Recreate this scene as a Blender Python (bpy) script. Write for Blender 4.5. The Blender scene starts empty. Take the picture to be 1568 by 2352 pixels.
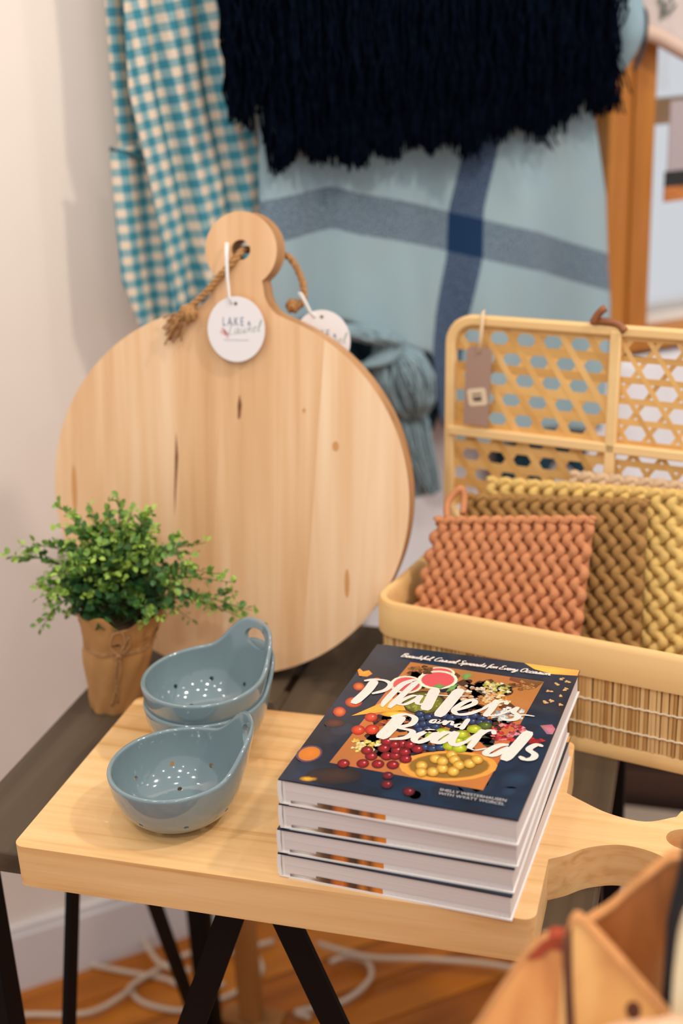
import bpy, bmesh, math, random
import numpy as np
from mathutils import Vector, Matrix

random.seed(7)
S = bpy.context.scene
COL = S.collection
R = math.radians
PI = math.pi


def lin(c):
    return tuple(((v / 255) / 12.92 if v / 255 <= .04045 else ((v / 255 + .055) / 1.055) ** 2.4) for v in c)


# ---------------------------------------------------------------- camera
cam = bpy.data.cameras.new('camera')
cam.sensor_fit = 'VERTICAL'
cam.sensor_height = 36.0
cam.lens = 2950 / 2352 * 36
cam.clip_start = .05
cam.dof.use_dof = True
cam.dof.focus_distance = 1.20
cam.dof.aperture_fstop = 2.7
camo = bpy.data.objects.new('camera', cam)
COL.objects.link(camo)
S.camera = camo

# camera frame from the fitted pose: yaw 16.80, pitch 21.22, roll -2.72 (degrees)
CAM_LOC = Vector((0.33989, -0.89080, 1.51038))


def cam_matrix(yaw, pitch, roll):
    cy, sy, cp, sp = math.cos(yaw), math.sin(yaw), math.cos(pitch), math.sin(pitch)
    f = Vector((-sy * cp, cy * cp, -sp))
    r = Vector((cy, sy, 0))
    u = r.cross(f)
    c, s = math.cos(roll), math.sin(roll)
    r2, u2 = c * r + s * u, -s * r + c * u
    m = Matrix((r2, u2, -f)).transposed().to_4x4()
    m.translation = CAM_LOC
    return m


camo.matrix_world = cam_matrix(R(16.8043), R(21.2206), R(-2.7217))

# ---------------------------------------------------------------- world, lamps, exposure
S.view_settings.view_transform = 'Standard'
S.view_settings.look = 'None'
S.view_settings.gamma = 1
S.view_settings.exposure = 0.27
S.view_settings.use_curve_mapping = False
wd = bpy.data.worlds.new('world')
S.world = wd
wd.use_nodes = True
wd.node_tree.nodes['Background'].inputs[0].default_value = (.84, .85, .88, 1)
wd.node_tree.nodes['Background'].inputs[1].default_value = .66


def lamp(loc, power, color, radius=.04):
    l = bpy.data.lights.new('ceiling_or_fill_lamp', 'POINT')
    l.energy = power
    l.color = color
    l.shadow_soft_size = radius
    o = bpy.data.objects.new('ceiling_or_fill_lamp', l)
    o.location = loc
    COL.objects.link(o)
    return o


WARM = (1, .86, .73)
NEUT = (1, .93, .86)
lamp((1.35, .10, 2.75), 58, WARM, .06)
lamp((-.75, -.75, 2.75), 17, WARM, .06)
lamp((.35, -1.6, 2.8), 30, NEUT, .06)  # unseen front fill, brightens the front face of the paddle board
lamp((1.9, -1.3, 2.8), 10, WARM, .05)
lamp((-.10, .15, 2.8), 9, NEUT, .05)
lamp((.7, -.55, 2.8), 8, NEUT, .05)
lamp((.15, -.7, 2.85), 5, NEUT, .04)
lamp((-.35, -1.4, 2.85), 5, NEUT, .04)
lamp((1.0, .6, 2.85), 15, (1, .95, .92), .04)  # unseen fill, raised to brighten the wall behind the basket
for q_ in ((-1.1, .1), (1.9, .9), (.3, -2.6), (-1.0, -2.1), (1.3, -2.3), (2.5, -.3)):
    lamp((*q_, 2.85), 4, NEUT, .05)

# ---------------------------------------------------------------- materials
MATS = {}


def nodes_of(name):
    m = bpy.data.materials.new(name)
    m.use_nodes = True
    nt = m.node_tree
    return m, nt, nt.nodes['Principled BSDF'], nt.nodes, nt.links


def plain(name, rgb, rough=.5, noise=0, nscale=30, bump=0, bscale=200, coat=0, spec=.5, sheen=0, metal=0):
    if name in MATS:
        return MATS[name]
    m, nt, b, N, L = nodes_of(name)
    c = lin(rgb)
    b.inputs['Base Color'].default_value = (*c, 1)
    b.inputs['Roughness'].default_value = rough
    b.inputs['Specular IOR Level'].default_value = spec
    b.inputs['Coat Weight'].default_value = coat
    b.inputs['Metallic'].default_value = metal
    if coat:
        b.inputs['Coat Roughness'].default_value = .04
    if sheen:
        b.inputs['Sheen Weight'].default_value = sheen
    if noise:
        tc = N.new('ShaderNodeTexCoord')
        n = N.new('ShaderNodeTexNoise')
        n.inputs['Scale'].default_value = nscale
        n.inputs['Detail'].default_value = 4
        L.new(tc.outputs['Object'], n.inputs['Vector'])
        r = N.new('ShaderNodeValToRGB')
        r.color_ramp.elements[0].position = .3
        r.color_ramp.elements[1].position = .7
        r.color_ramp.elements[0].color = (*[v * (1 - noise) for v in c], 1)
        r.color_ramp.elements[1].color = (*[min(1, v * (1 + noise)) for v in c], 1)
        L.new(n.outputs['Fac'], r.inputs['Fac'])
        L.new(r.outputs['Color'], b.inputs['Base Color'])
    if bump:
        tc = N.new('ShaderNodeTexCoord')
        n = N.new('ShaderNodeTexNoise')
        n.inputs['Scale'].default_value = bscale
        n.inputs['Detail'].default_value = 3
        L.new(tc.outputs['Object'], n.inputs['Vector'])
        bp = N.new('ShaderNodeBump')
        bp.inputs['Strength'].default_value = bump
        bp.inputs['Distance'].default_value = .002
        L.new(n.outputs['Fac'], bp.inputs['Height'])
        L.new(bp.outputs['Normal'], b.inputs['Normal'])
    MATS[name] = m
    return m


def wood(name, light, mid, dark, axis='X', scale=1.0, rough=.45, knots=0.0, bands=.5, per_object=0.0, seed=0.0, spec=.4):
    """Grain runs along AXIS in object space."""
    if name in MATS:
        return MATS[name]
    m, nt, b, N, L = nodes_of(name)
    tc = N.new('ShaderNodeTexCoord')
    mp = N.new('ShaderNodeMapping')
    sx = {'X': (.05, 1, 1), 'Y': (1, .05, 1), 'Z': (1, 1, .05)}[axis]
    mp.inputs['Scale'].default_value = [v * 38 * scale for v in sx]
    mp.inputs['Location'].default_value = (seed, seed * 1.7, seed * .6)
    L.new(tc.outputs['Object'], mp.inputs['Vector'])
    vec = mp.outputs['Vector']
    if per_object:
        oi = N.new('ShaderNodeObjectInfo')
        ad = N.new('ShaderNodeVectorMath')
        ad.operation = 'ADD'
        mu = N.new('ShaderNodeMath')
        mu.operation = 'MULTIPLY'
        mu.inputs[1].default_value = 40
        L.new(oi.outputs['Random'], mu.inputs[0])
        L.new(vec, ad.inputs[0])
        L.new(mu.outputs[0], ad.inputs[1])
        vec = ad.outputs['Vector']
    n1 = N.new('ShaderNodeTexNoise')
    n1.inputs['Scale'].default_value = 1.0
    n1.inputs['Detail'].default_value = 5
    n1.inputs['Distortion'].default_value = .6
    L.new(vec, n1.inputs['Vector'])
    n2 = N.new('ShaderNodeTexNoise')
    n2.inputs['Scale'].default_value = .22
    n2.inputs['Detail'].default_value = 2
    n2.inputs['Distortion'].default_value = 1.0
    L.new(vec, n2.inputs['Vector'])
    mx = N.new('ShaderNodeMath')
    mx.operation = 'MULTIPLY_ADD'
    mx.inputs[1].default_value = bands
    L.new(n1.outputs['Fac'], mx.inputs[0])
    m2 = N.new('ShaderNodeMath')
    m2.operation = 'MULTIPLY'
    m2.inputs[1].default_value = 1 - bands
    L.new(n2.outputs['Fac'], m2.inputs[0])
    L.new(m2.outputs[0], mx.inputs[2])
    fac = mx.outputs[0]
    if per_object:
        a2 = N.new('ShaderNodeMath')
        a2.operation = 'MULTIPLY_ADD'
        a2.inputs[1].default_value = per_object
        L.new(oi.outputs['Random'], a2.inputs[0])
        sb = N.new('ShaderNodeMath')
        sb.operation = 'SUBTRACT'
        sb.inputs[1].default_value = per_object / 2
        L.new(fac, sb.inputs[0])
        L.new(sb.outputs[0], a2.inputs[2])
        fac = a2.outputs[0]
    r = N.new('ShaderNodeValToRGB')
    e = r.color_ramp.elements
    e[0].position, e[1].position = .34, .66
    e[0].color = (*lin(dark), 1)
    e[1].color = (*lin(light), 1)
    q = e.new(.47)
    q.color = (*lin(mid), 1)
    L.new(fac, r.inputs['Fac'])
    out = r.outputs['Color']
    L.new(out, b.inputs['Base Color'])
    b.inputs['Roughness'].default_value = rough
    b.inputs['Specular IOR Level'].default_value = spec
    bp = N.new('ShaderNodeBump')
    bp.inputs['Strength'].default_value = .12
    bp.inputs['Distance'].default_value = .001
    L.new(n1.outputs['Fac'], bp.inputs['Height'])
    L.new(bp.outputs['Normal'], b.inputs['Normal'])
    MATS[name] = m
    return m


def vcol(name, rough=.4, coat=0.0, spec=.5):
    """Printed ink or natural colour carried by the mesh's own colour attribute."""
    if name in MATS:
        return MATS[name]
    m, nt, b, N, L = nodes_of(name)
    a = N.new('ShaderNodeVertexColor')
    a.layer_name = 'col'
    tc = N.new('ShaderNodeTexCoord')
    n = N.new('ShaderNodeTexNoise')
    n.inputs['Scale'].default_value = 420
    n.inputs['Detail'].default_value = 4
    L.new(tc.outputs['Object'], n.inputs['Vector'])
    hv = N.new('ShaderNodeHueSaturation')
    L.new(math_node(N, L, 'MULTIPLY_ADD', n.outputs['Fac'], .22, .88), hv.inputs['Value'])
    L.new(a.outputs['Color'], hv.inputs['Color'])
    L.new(hv.outputs['Color'], b.inputs['Base Color'])
    b.inputs['Roughness'].default_value = rough
    b.inputs['Coat Weight'].default_value = coat
    b.inputs['Specular IOR Level'].default_value = spec
    MATS[name] = m
    return m


def math_node(N, L, op, a, b=None, c=None):
    n = N.new('ShaderNodeMath')
    n.operation = op
    for i, v in enumerate((a, b, c)):
        if v is None:
            continue
        if isinstance(v, (int, float)):
            n.inputs[i].default_value = v
        else:
            L.new(v, n.inputs[i])
    return n.outputs[0]


def mixc(N, L, f, a, b):
    n = N.new('ShaderNodeMix')
    n.data_type = 'RGBA'
    for i, v in ((0, f), (6, a), (7, b)):
        if isinstance(v, (int, float)):
            n.inputs[i].default_value = v
        elif isinstance(v, tuple):
            n.inputs[i].default_value = (*v, 1)
        else:
            L.new(v, n.inputs[i])
    return n.outputs[2]


def weave_bump(N, L, b, uvout, scale=900, strength=.25):
    n = N.new('ShaderNodeTexNoise')
    n.inputs['Scale'].default_value = scale
    n.inputs['Detail'].default_value = 2
    L.new(uvout, n.inputs['Vector'])
    bp = N.new('ShaderNodeBump')
    bp.inputs['Strength'].default_value = strength
    bp.inputs['Distance'].default_value = .001
    L.new(n.outputs['Fac'], bp.inputs['Height'])
    L.new(bp.outputs['Normal'], b.inputs['Normal'])
    return n.outputs['Fac']


def gingham_mat():
    m, nt, b, N, L = nodes_of('gingham_cotton')
    uv = N.new('ShaderNodeUVMap')
    sp = N.new('ShaderNodeSeparateXYZ')
    L.new(uv.outputs[0], sp.inputs[0])
    P = .0225
    fs = []
    for o in (sp.outputs[0], sp.outputs[1]):
        f = math_node(N, L, 'FRACT', math_node(N, L, 'MULTIPLY', o, 1 / P))
        fs.append(math_node(N, L, 'GREATER_THAN', f, .5))
    s = math_node(N, L, 'ADD', *fs)
    both = math_node(N, L, 'GREATER_THAN', s, 1.5)
    one = math_node(N, L, 'GREATER_THAN', s, .5)
    c = mixc(N, L, one, lin((238, 216, 192)), lin((144, 176, 178)))
    c = mixc(N, L, both, c, lin((62, 138, 156)))
    nz = weave_bump(N, L, b, uv.outputs[0], 700, .3)
    c2 = mixc(N, L, math_node(N, L, 'MULTIPLY', nz, .25), c, lin((70, 90, 92)))
    L.new(c2, b.inputs['Base Color'])
    b.inputs['Roughness'].default_value = .9
    b.inputs['Specular IOR Level'].default_value = .1
    return m


def plaid_mat():
    m, nt, b, N, L = nodes_of('plaid_wool')
    uv = N.new('ShaderNodeUVMap')
    sp = N.new('ShaderNodeSeparateXYZ')
    L.new(uv.outputs[0], sp.inputs[0])
    u, v = sp.outputs[0], sp.outputs[1]
    bu = math_node(N, L, 'LESS_THAN', math_node(N, L, 'ABSOLUTE', u), .026)
    bv = math_node(N, L, 'LESS_THAN', math_node(N, L, 'ABSOLUTE', math_node(N, L, 'ADD', v, .029)), .030)
    n = N.new('ShaderNodeTexNoise')
    n.inputs['Scale'].default_value = 300
    n.inputs['Detail'].default_value = 3
    L.new(uv.outputs[0], n.inputs['Vector'])
    n2 = N.new('ShaderNodeTexNoise')
    n2.inputs['Scale'].default_value = 9
    L.new(uv.outputs[0], n2.inputs['Vector'])
    base = mixc(N, L, n2.outputs['Fac'], lin((158, 176, 178)), lin((144, 174, 186)))
    fl = math_node(N, L, 'MULTIPLY_ADD', n.outputs['Fac'], 3.2, -1.25)
    fl = math_node(N, L, 'MAXIMUM', math_node(N, L, 'MINIMUM', fl, .8), 0)
    hb = mixc(N, L, fl, lin((78, 98, 116)), lin((140, 158, 168)))
    vb = mixc(N, L, fl, lin((44, 64, 92)), lin((104, 122, 144)))
    c = mixc(N, L, bv, base, hb)
    c = mixc(N, L, bu, c, vb)
    both = math_node(N, L, 'MULTIPLY', bu, bv)
    c = mixc(N, L, both, c, lin((24, 52, 86)))
    L.new(c, b.inputs['Base Color'])
    bp = N.new('ShaderNodeBump')
    bp.inputs['Strength'].default_value = .35
    bp.inputs['Distance'].default_value = .001
    L.new(n.outputs['Fac'], bp.inputs['Height'])
    L.new(bp.outputs['Normal'], b.inputs['Normal'])
    b.inputs['Roughness'].default_value = .95
    b.inputs['Specular IOR Level'].default_value = .1
    b.inputs['Sheen Weight'].default_value = .2
    return m


def glass_mat(name, tint=(1, 1, 1), refl=.1):
    if name in MATS:
        return MATS[name]
    m, nt, b, N, L = nodes_of(name)
    out = N['Material Output']
    t = N.new('ShaderNodeBsdfTransparent')
    t.inputs[0].default_value = (*tint, 1)
    g = N.new('ShaderNodeBsdfGlossy')
    g.inputs['Roughness'].default_value = .03
    fr = N.new('ShaderNodeFresnel')
    fr.inputs['IOR'].default_value = 1.45
    mi = N.new('ShaderNodeMixShader')
    L.new(math_node(N, L, 'MULTIPLY_ADD', fr.outputs[0], .8, refl), mi.inputs[0])
    L.new(t.outputs[0], mi.inputs[1])
    L.new(g.outputs[0], mi.inputs[2])
    L.new(mi.outputs[0], out.inputs[0])
    MATS[name] = m
    return m


# ---------------------------------------------------------------- mesh helpers
class MB:
    """Collects vertices and faces (optionally a colour per vertex and a uv per vertex)."""

    def __init__(self):
        self.v, self.f, self.c, self.uv = [], [], [], []

    def add(self, verts, faces, col=None):
        o = len(self.v)
        self.v += [tuple(p) for p in verts]
        self.f += [tuple(i + o for i in f) for f in faces]
        if col is not None:
            self.c += [col] * len(verts) if not isinstance(col, list) else col
        return o

    def box(self, lo, hi, M=None, col=None):
        x0, y0, z0 = lo
        x1, y1, z1 = hi
        vs = [Vector(p) for p in ((x0, y0, z0), (x1, y0, z0), (x1, y1, z0), (x0, y1, z0), (x0, y0, z1), (x1, y0, z1), (x1, y1, z1), (x0, y1, z1))]
        if M is not None:
            vs = [M @ p for p in vs]
        self.add(vs, [(3, 2, 1, 0), (4, 5, 6, 7), (0, 1, 5, 4), (1, 2, 6, 5), (2, 3, 7, 6), (3, 0, 4, 7)], col)
        return self

    def tube(self, pts, rad, sides=8, closed=False, caps=True, flat=1.0, col=None):
        pts = [Vector(p) for p in pts]
        n = len(pts)
        rads = rad if isinstance(rad, (list, tuple)) else [rad] * n
        rings = []
        t0 = (pts[1] - pts[0]).normalized()
        ref = Vector((0, 0, 1)) if abs(t0.z) < .9 else Vector((1, 0, 0))
        nrm = t0.cross(ref).normalized()
        vs = []
        for i, p in enumerate(pts):
            a = pts[(i - 1) % n] if (closed or i) else p
            b = pts[(i + 1) % n] if (closed or i < n - 1) else p
            t = (b - a)
            t = t.normalized() if t.length > 1e-9 else t0
            nrm = (nrm - t * nrm.dot(t))
            nrm = nrm.normalized() if nrm.length > 1e-6 else t.orthogonal().normalized()
            bn = t.cross(nrm)
            for k in range(sides):
                an = 2 * PI * k / sides
                vs.append(p + (nrm * math.cos(an) + bn * math.sin(an) * flat) * rads[i])
        fs = []
        for i in range(n if closed else n - 1):
            j = (i + 1) % n
            for k in range(sides):
                l = (k + 1) % sides
                fs.append((i * sides + k, i * sides + l, j * sides + l, j * sides + k))
        if caps and not closed:
            fs.append(tuple(range(sides - 1, -1, -1)))
            fs.append(tuple((n - 1) * sides + k for k in range(sides)))
        self.add(vs, fs, col)
        return self

    def prism(self, outline, z0, z1, M=None):
        n = len(outline)
        vs = [Vector((x, y, z0)) for x, y in outline] + [Vector((x, y, z1)) for x, y in outline]
        if M is not None:
            vs = [M @ p for p in vs]
        fs = [tuple(range(n - 1, -1, -1)), tuple(range(n, 2 * n))]
        fs += [(i, (i + 1) % n, (i + 1) % n + n, i + n) for i in range(n)]
        self.add(vs, fs)
        return self

    def lathe(self, prof, seg=48, center=(0, 0, 0), M=None):
        cx, cy, cz = center
        vs, fs = [], []
        for r, z in prof:
            for k in range(seg):
                a = 2 * PI * k / seg
                p = Vector((cx + r * math.cos(a), cy + r * math.sin(a), cz + z))
                vs.append(M @ p if M is not None else p)
        for i in range(len(prof) - 1):
            for k in range(seg):
                l = (k + 1) % seg
                fs.append((i * seg + k, i * seg + l, (i + 1) * seg + l, (i + 1) * seg + k))
        self.add(vs, fs)
        return self


def mesh_of(mb, name, mat, smooth=False, angle=None):
    me = bpy.data.meshes.new(name)
    me.from_pydata(mb.v, [], mb.f)
    if mb.c:
        at = me.color_attributes.new('col', 'FLOAT_COLOR', 'POINT')
        at.data.foreach_set('color', np.array([(*c, 1) for c in mb.c], dtype=np.float32).ravel())
    if mb.uv:
        ul = me.uv_layers.new(name='UVMap')
        idx = np.empty(len(me.loops), dtype=np.int32)
        me.loops.foreach_get('vertex_index', idx)
        ul.data.foreach_set('uv', np.array(mb.uv, dtype=np.float32)[idx].ravel())
    if mat:
        me.materials.append(mat)
    me.update()
    if smooth:
        me.polygons.foreach_set('use_smooth', [True] * len(me.polygons))
        if angle:
            me.set_sharp_from_angle(angle=R(angle))
    return me


def obj(name, mb, mat, parent=None, smooth=False, angle=None, loc=None, rot=None, bevel=0, bseg=2):
    me = mb if isinstance(mb, bpy.types.Mesh) else mesh_of(mb, name, mat, smooth, angle)
    o = bpy.data.objects.new(name, me)
    COL.objects.link(o)
    if parent is not None:
        o.parent = parent
    if loc is not None:
        o.location = loc
    if rot is not None:
        o.rotation_euler = rot
    if bevel:
        b = o.modifiers.new('bevel', 'BEVEL')
        b.width = bevel
        b.segments = bseg
        b.limit_method = 'ANGLE'
        b.angle_limit = R(40)
        me.polygons.foreach_set('use_smooth', [True] * len(me.polygons))
        me.set_sharp_from_angle(angle=R(50))
    return o


def tag(o, label=None, cat=None, group=None, kind=None):
    if label:
        o['label'] = label
    if cat:
        o['category'] = cat
    if group:
        o['group'] = group
    if kind:
        o['kind'] = kind
    return o


def thing(name, label, cat, loc=(0, 0, 0), rotz=0, group=None):
    o = bpy.data.objects.new(name, None)
    o.empty_display_size = .02
    COL.objects.link(o)
    o.location = loc
    o.rotation_euler = (0, 0, rotz)
    return tag(o, label, cat, group)


def copy_tree(o, parent=None):
    c = o.copy()
    COL.objects.link(c)
    c.parent = parent
    for ch in list(o.children):
        copy_tree(ch, c)
    return c


def smooth_path(pts, n=8, closed=False):
    pts = [Vector(p) for p in pts]
    out = []
    m = len(pts)
    for i in range(m if closed else m - 1):
        p0 = pts[(i - 1) % m] if (closed or i > 0) else pts[0] * 2 - pts[1]
        p1, p2 = pts[i], pts[(i + 1) % m]
        p3 = pts[(i + 2) % m] if (closed or i + 2 < m) else pts[-1] * 2 - pts[-2]
        for k in range(n):
            t = k / n
            out.append(.5 * ((2 * p1) + (p2 - p0) * t + (2 * p0 - 5 * p1 + 4 * p2 - p3) * t * t + (3 * p1 - p0 - 3 * p2 + p3) * t ** 3))
    if not closed:
        out.append(pts[-1])
    return out


def rrect(x0, y0, x1, y1, r, n=6):
    out = []
    for cx, cy, a0 in ((x1 - r, y1 - r, 0), (x0 + r, y1 - r, 90), (x0 + r, y0 + r, 180), (x1 - r, y0 + r, 270)):
        for k in range(n + 1):
            a = R(a0 + 90 * k / n)
            out.append((cx + r * math.cos(a), cy + r * math.sin(a)))
    return out


def interp(x, tab):
    if x <= tab[0][0]:
        return tab[0][1]
    for (a, va), (b, vb) in zip(tab, tab[1:]):
        if x <= b:
            return va + (vb - va) * (x - a) / (b - a)
    return tab[-1][1]


def baked(o):
    """Mesh of an object with its modifiers applied (no operators)."""
    dg = bpy.context.evaluated_depsgraph_get()
    return bpy.data.meshes.new_from_object(o.evaluated_get(dg), depsgraph=dg)


def text_mesh(s, size, M, mb, col, z, spacing=1.0):
    """Adds flat sans lettering to a print mesh; M maps text space to the sheet."""
    cu = bpy.data.curves.new('lettering', 'FONT')
    cu.body = s
    cu.size = size
    cu.align_x = 'CENTER'
    cu.space_character = spacing
    o = bpy.data.objects.new('lettering', cu)
    COL.objects.link(o)
    bpy.context.view_layer.update()
    me = baked(o)
    mb.add([M @ Vector((v.co.x, v.co.y, z)) for v in me.vertices], [tuple(p.vertices) for p in me.polygons], col)
    bpy.data.objects.remove(o)
    bpy.data.meshes.remove(me)
    bpy.data.curves.remove(cu)


# script lettering (brush strokes): x height .5, ascender 1
GLYPH = {
    'a': (.58, [[(.42, .40), (.26, .5), (.07, .32), (.06, .1), (.18, .02), (.36, .24), (.45, .48)], [(.45, .48), (.40, .12), (.48, .02), (.6, .12)]]),
    'c': (.46, [[(.40, .42), (.27, .5), (.08, .3), (.08, .08), (.22, .0), (.46, .14)]]),
    'd': (.60, [[(.42, .40), (.26, .5), (.07, .3), (.06, .1), (.18, .02), (.36, .24), (.44, .46)], [(.46, 1.0), (.41, .3), (.42, .06), (.6, .1)]]),
    'e': (.46, [[(.04, .2), (.26, .28), (.36, .42), (.24, .5), (.08, .3), (.1, .06), (.24, .0), (.46, .14)]]),
    'f': (.36, [[(.42, .92), (.32, 1.0), (.2, .8), (.16, .1), (.1, -.3)], [(.02, .48), (.36, .52)]]),
    'i': (.28, [[(.1, .5), (.08, .12), (.16, .02), (.28, .12)], [(.14, .72), (.16, .74)]]),
    'l': (.30, [[(.04, .1), (.22, .6), (.26, .94), (.18, .98), (.1, .6), (.09, .1), (.18, .02), (.3, .12)]]),
    'n': (.60, [[(.08, .5), (.06, .02)], [(.07, .2), (.26, .48), (.38, .44), (.36, .1), (.46, .02), (.6, .12)]]),
    'o': (.52, [[(.3, .48), (.12, .42), (.05, .18), (.16, .02), (.32, .08), (.4, .3), (.32, .48), (.36, .42), (.52, .44)]]),
    'p': (.56, [[(.1, .5), (.06, .0), (.02, -.42)], [(.08, .2), (.26, .5), (.4, .36), (.32, .08), (.12, .06), (.3, .02), (.56, .14)]]),
    'r': (.44, [[(.1, .5), (.06, .02)], [(.08, .2), (.2, .44), (.34, .48), (.3, .36)], [(.3, .36), (.34, .1), (.44, .1)]]),
    's': (.42, [[(.02, .08), (.2, .34), (.26, .54), (.28, .3), (.26, .06), (.08, .0)], [(.24, .03), (.42, .12)]]),
    't': (.36, [[(.18, .9), (.12, .14), (.2, .02), (.36, .12)], [(.0, .6), (.34, .64)]]),
    'u': (.58, [[(.08, .5), (.05, .14), (.16, .02), (.34, .2), (.42, .48)], [(.42, .48), (.38, .12), (.46, .02), (.58, .12)]]),
    'v': (.48, [[(.04, .46), (.12, .3), (.18, .02), (.34, .34), (.36, .5), (.48, .46)]]),
    'y': (.56, [[(.06, .5), (.06, .2), (.18, .1), (.34, .3), (.42, .5)], [(.42, .5), (.34, -.1), (.16, -.42), (.06, -.34), (.2, -.1), (.56, .12)]]),
    'B': (.74, [[(.22, .98), (.12, .02)], [(.02, .84), (.3, 1.02), (.56, .88), (.44, .6), (.24, .54), (.56, .44), (.56, .16), (.3, .0), (.06, .06)]]),
    'C': (.66, [[(.6, .82), (.46, 1.0), (.2, .84), (.06, .4), (.16, .06), (.38, .0), (.64, .2)]]),
    'S': (.60, [[(.56, .86), (.4, 1.0), (.2, .82), (.34, .54), (.42, .26), (.24, .0), (.02, .12)]]),
    'E': (.60, [[(.54, .92), (.34, 1.0), (.16, .8), (.28, .56), (.4, .54)], [(.34, .54), (.08, .34), (.12, .04), (.34, .0), (.58, .16)]]),
    'O': (.76, [[(.42, .98), (.16, .84), (.06, .4), (.2, .04), (.48, .06), (.66, .5), (.56, .9), (.38, .98), (.44, .86), (.7, .9)]]),
    'L': (.56, [[(.36, .84), (.3, 1.0), (.2, .8), (.16, .2), (.02, .04), (.16, .02), (.34, .04), (.58, .02)]]),
    ',': (.24, [[(.08, .06), (.02, -.14)]]),
    ' ': (.30, []),
}


class Print:
    """Flat ink on a sheet: millimetre coordinates, each layer a few hundredths of a millimetre proud."""

    def __init__(self, step=.00003, unit=.001):
        self.mb = MB()
        self.layer = 1
        self.step, self.u = step, unit

    def P(self, x, y):
        return Vector((x * self.u, y * self.u, self.layer * self.step))

    def disk(self, cx, cy, rx, ry, ang, ccol, ecol, n=18, off=(.2, .25), ring=None):
        ca, sa = math.cos(ang), math.sin(ang)
        vs, cs = [self.P(cx + off[0] * rx * .6, cy + off[1] * ry * .6)], [lin(ccol)]
        radii = [(.5, .55), (1.0, 0.0)] if ring is None else [(.80, .8), (.86, None), (1.0, None)]
        lc, le = lin(ccol), lin(ecol)
        for q, w in radii:
            for k in range(n):
                a = 2 * PI * k / n
                sx, sy = math.cos(a) * rx * q, math.sin(a) * ry * q
                ox, oy = off[0] * rx * .3 * (1 - q), off[1] * ry * .3 * (1 - q)
                vs.append(self.P(cx + ox + sx * ca - sy * sa, cy + oy + sx * sa + sy * ca))
                cs.append(lin(ring) if w is None else tuple(a_ * w + b_ * (1 - w) for a_, b_ in zip(lc, le)))
        fs = [(0, 1 + k, 1 + (k + 1) % n) for k in range(n)]
        for g in range(len(radii) - 1):
            a, b = 1 + g * n, 1 + (g + 1) * n
            fs += [(a + k, b + k, b + (k + 1) % n, a + (k + 1) % n) for k in range(n)]
        self.mb.add(vs, fs, cs)

    def poly(self, pts, col, jitter=0):
        n = len(pts)
        cx, cy = sum(p[0] for p in pts) / n, sum(p[1] for p in pts) / n
        vs = [self.P(cx, cy)] + [self.P(*p) for p in pts]
        l = lin(col)
        cs = [tuple(min(1, v * (1 + jitter)) for v in l)] + [tuple(v * (1 + random.uniform(-jitter, jitter)) for v in l) for _ in pts]
        self.mb.add(vs, [(0, 1 + k, 1 + (k + 1) % n) for k in range(n)], cs)

    def blob(self, cx, cy, r, col, col2=None):
        n = 9
        pts = [(cx + r * random.uniform(.6, 1.1) * math.cos(2 * PI * k / n), cy + r * random.uniform(.6, 1.1) * math.sin(2 * PI * k / n)) for k in range(n)]
        vs = [self.P(cx, cy)] + [self.P(*p) for p in pts]
        a, b = lin(col), lin(col2 or tuple(v * .6 for v in col))
        self.mb.add(vs, [(0, 1 + k, 1 + (k + 1) % n) for k in range(n)], [a] + [b if k % 3 else a for k in range(n)])

    def stroke(self, w, pts, col, n=7, pressure=.35, M=None):
        q = smooth_path([(p[0], p[1], 0) for p in pts], n)
        m = len(q)
        vs = []
        for i, p in enumerate(q):
            d = q[min(i + 1, m - 1)] - q[max(i - 1, 0)]
            d = d.normalized() if d.length > 1e-9 else Vector((1, 0, 0))
            nn = Vector((-d.y, d.x, 0))
            k = w * .5 * (1 - pressure + pressure * abs(d.y))
            e = min(i, m - 1 - i) / (m - 1)
            k *= min(1, .55 + e * 5)
            for s in (1, -1):
                z = p + nn * k * s
                vs.append(self.P(z.x, z.y))
        self.mb.add(vs, [(2 * i, 2 * i + 1, 2 * i + 3, 2 * i + 2) for i in range(m - 1)], lin(col))

    def script(self, text, x, y, size, width, col, ang=0, shear=.32, track=0):
        ca, sa = math.cos(ang), math.sin(ang)
        pen = 0
        for ch in text:
            adv, strokes = GLYPH[ch]
            for st in strokes:
                pts = []
                for gx, gy in st:
                    X, Y = (pen + gx + shear * gy) * size, gy * size
                    pts.append((x + X * ca - Y * sa, y + X * sa + Y * ca))
                self.stroke(width, pts, col, n=4, pressure=.4)
            pen += adv + track
        return pen * size

    def next(self, k=1):
        self.layer += k


# ---------------------------------------------------------------- frames of reference
W0 = Vector((-.576, .740, 0))
WS = Vector((.763, .647, 0)).normalized()
WN = Vector((WS.y, -WS.x, 0))
WANG = math.atan2(WS.y, WS.x)


def wp(s, z, off=0.0):
    return W0 + WS * s + WN * off + Vector((0, 0, z))


ZT, ZB = .75, .795          # table top, cutting board top

# ================================================================ SETTING
M_WALL = plain('painted_plaster', (234, 222, 210), .85, noise=.03, nscale=3, bump=.05, bscale=60)
M_BASEB = plain('painted_baseboard', (222, 216, 214), .5)
M_OAK = wood('oak_casing', (208, 144, 66), (190, 122, 48), (158, 94, 34), 'Z', .6, .5)
M_MUNT = plain('pale_muntin_wood', (196, 164, 124), .5, noise=.08, nscale=20)

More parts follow.
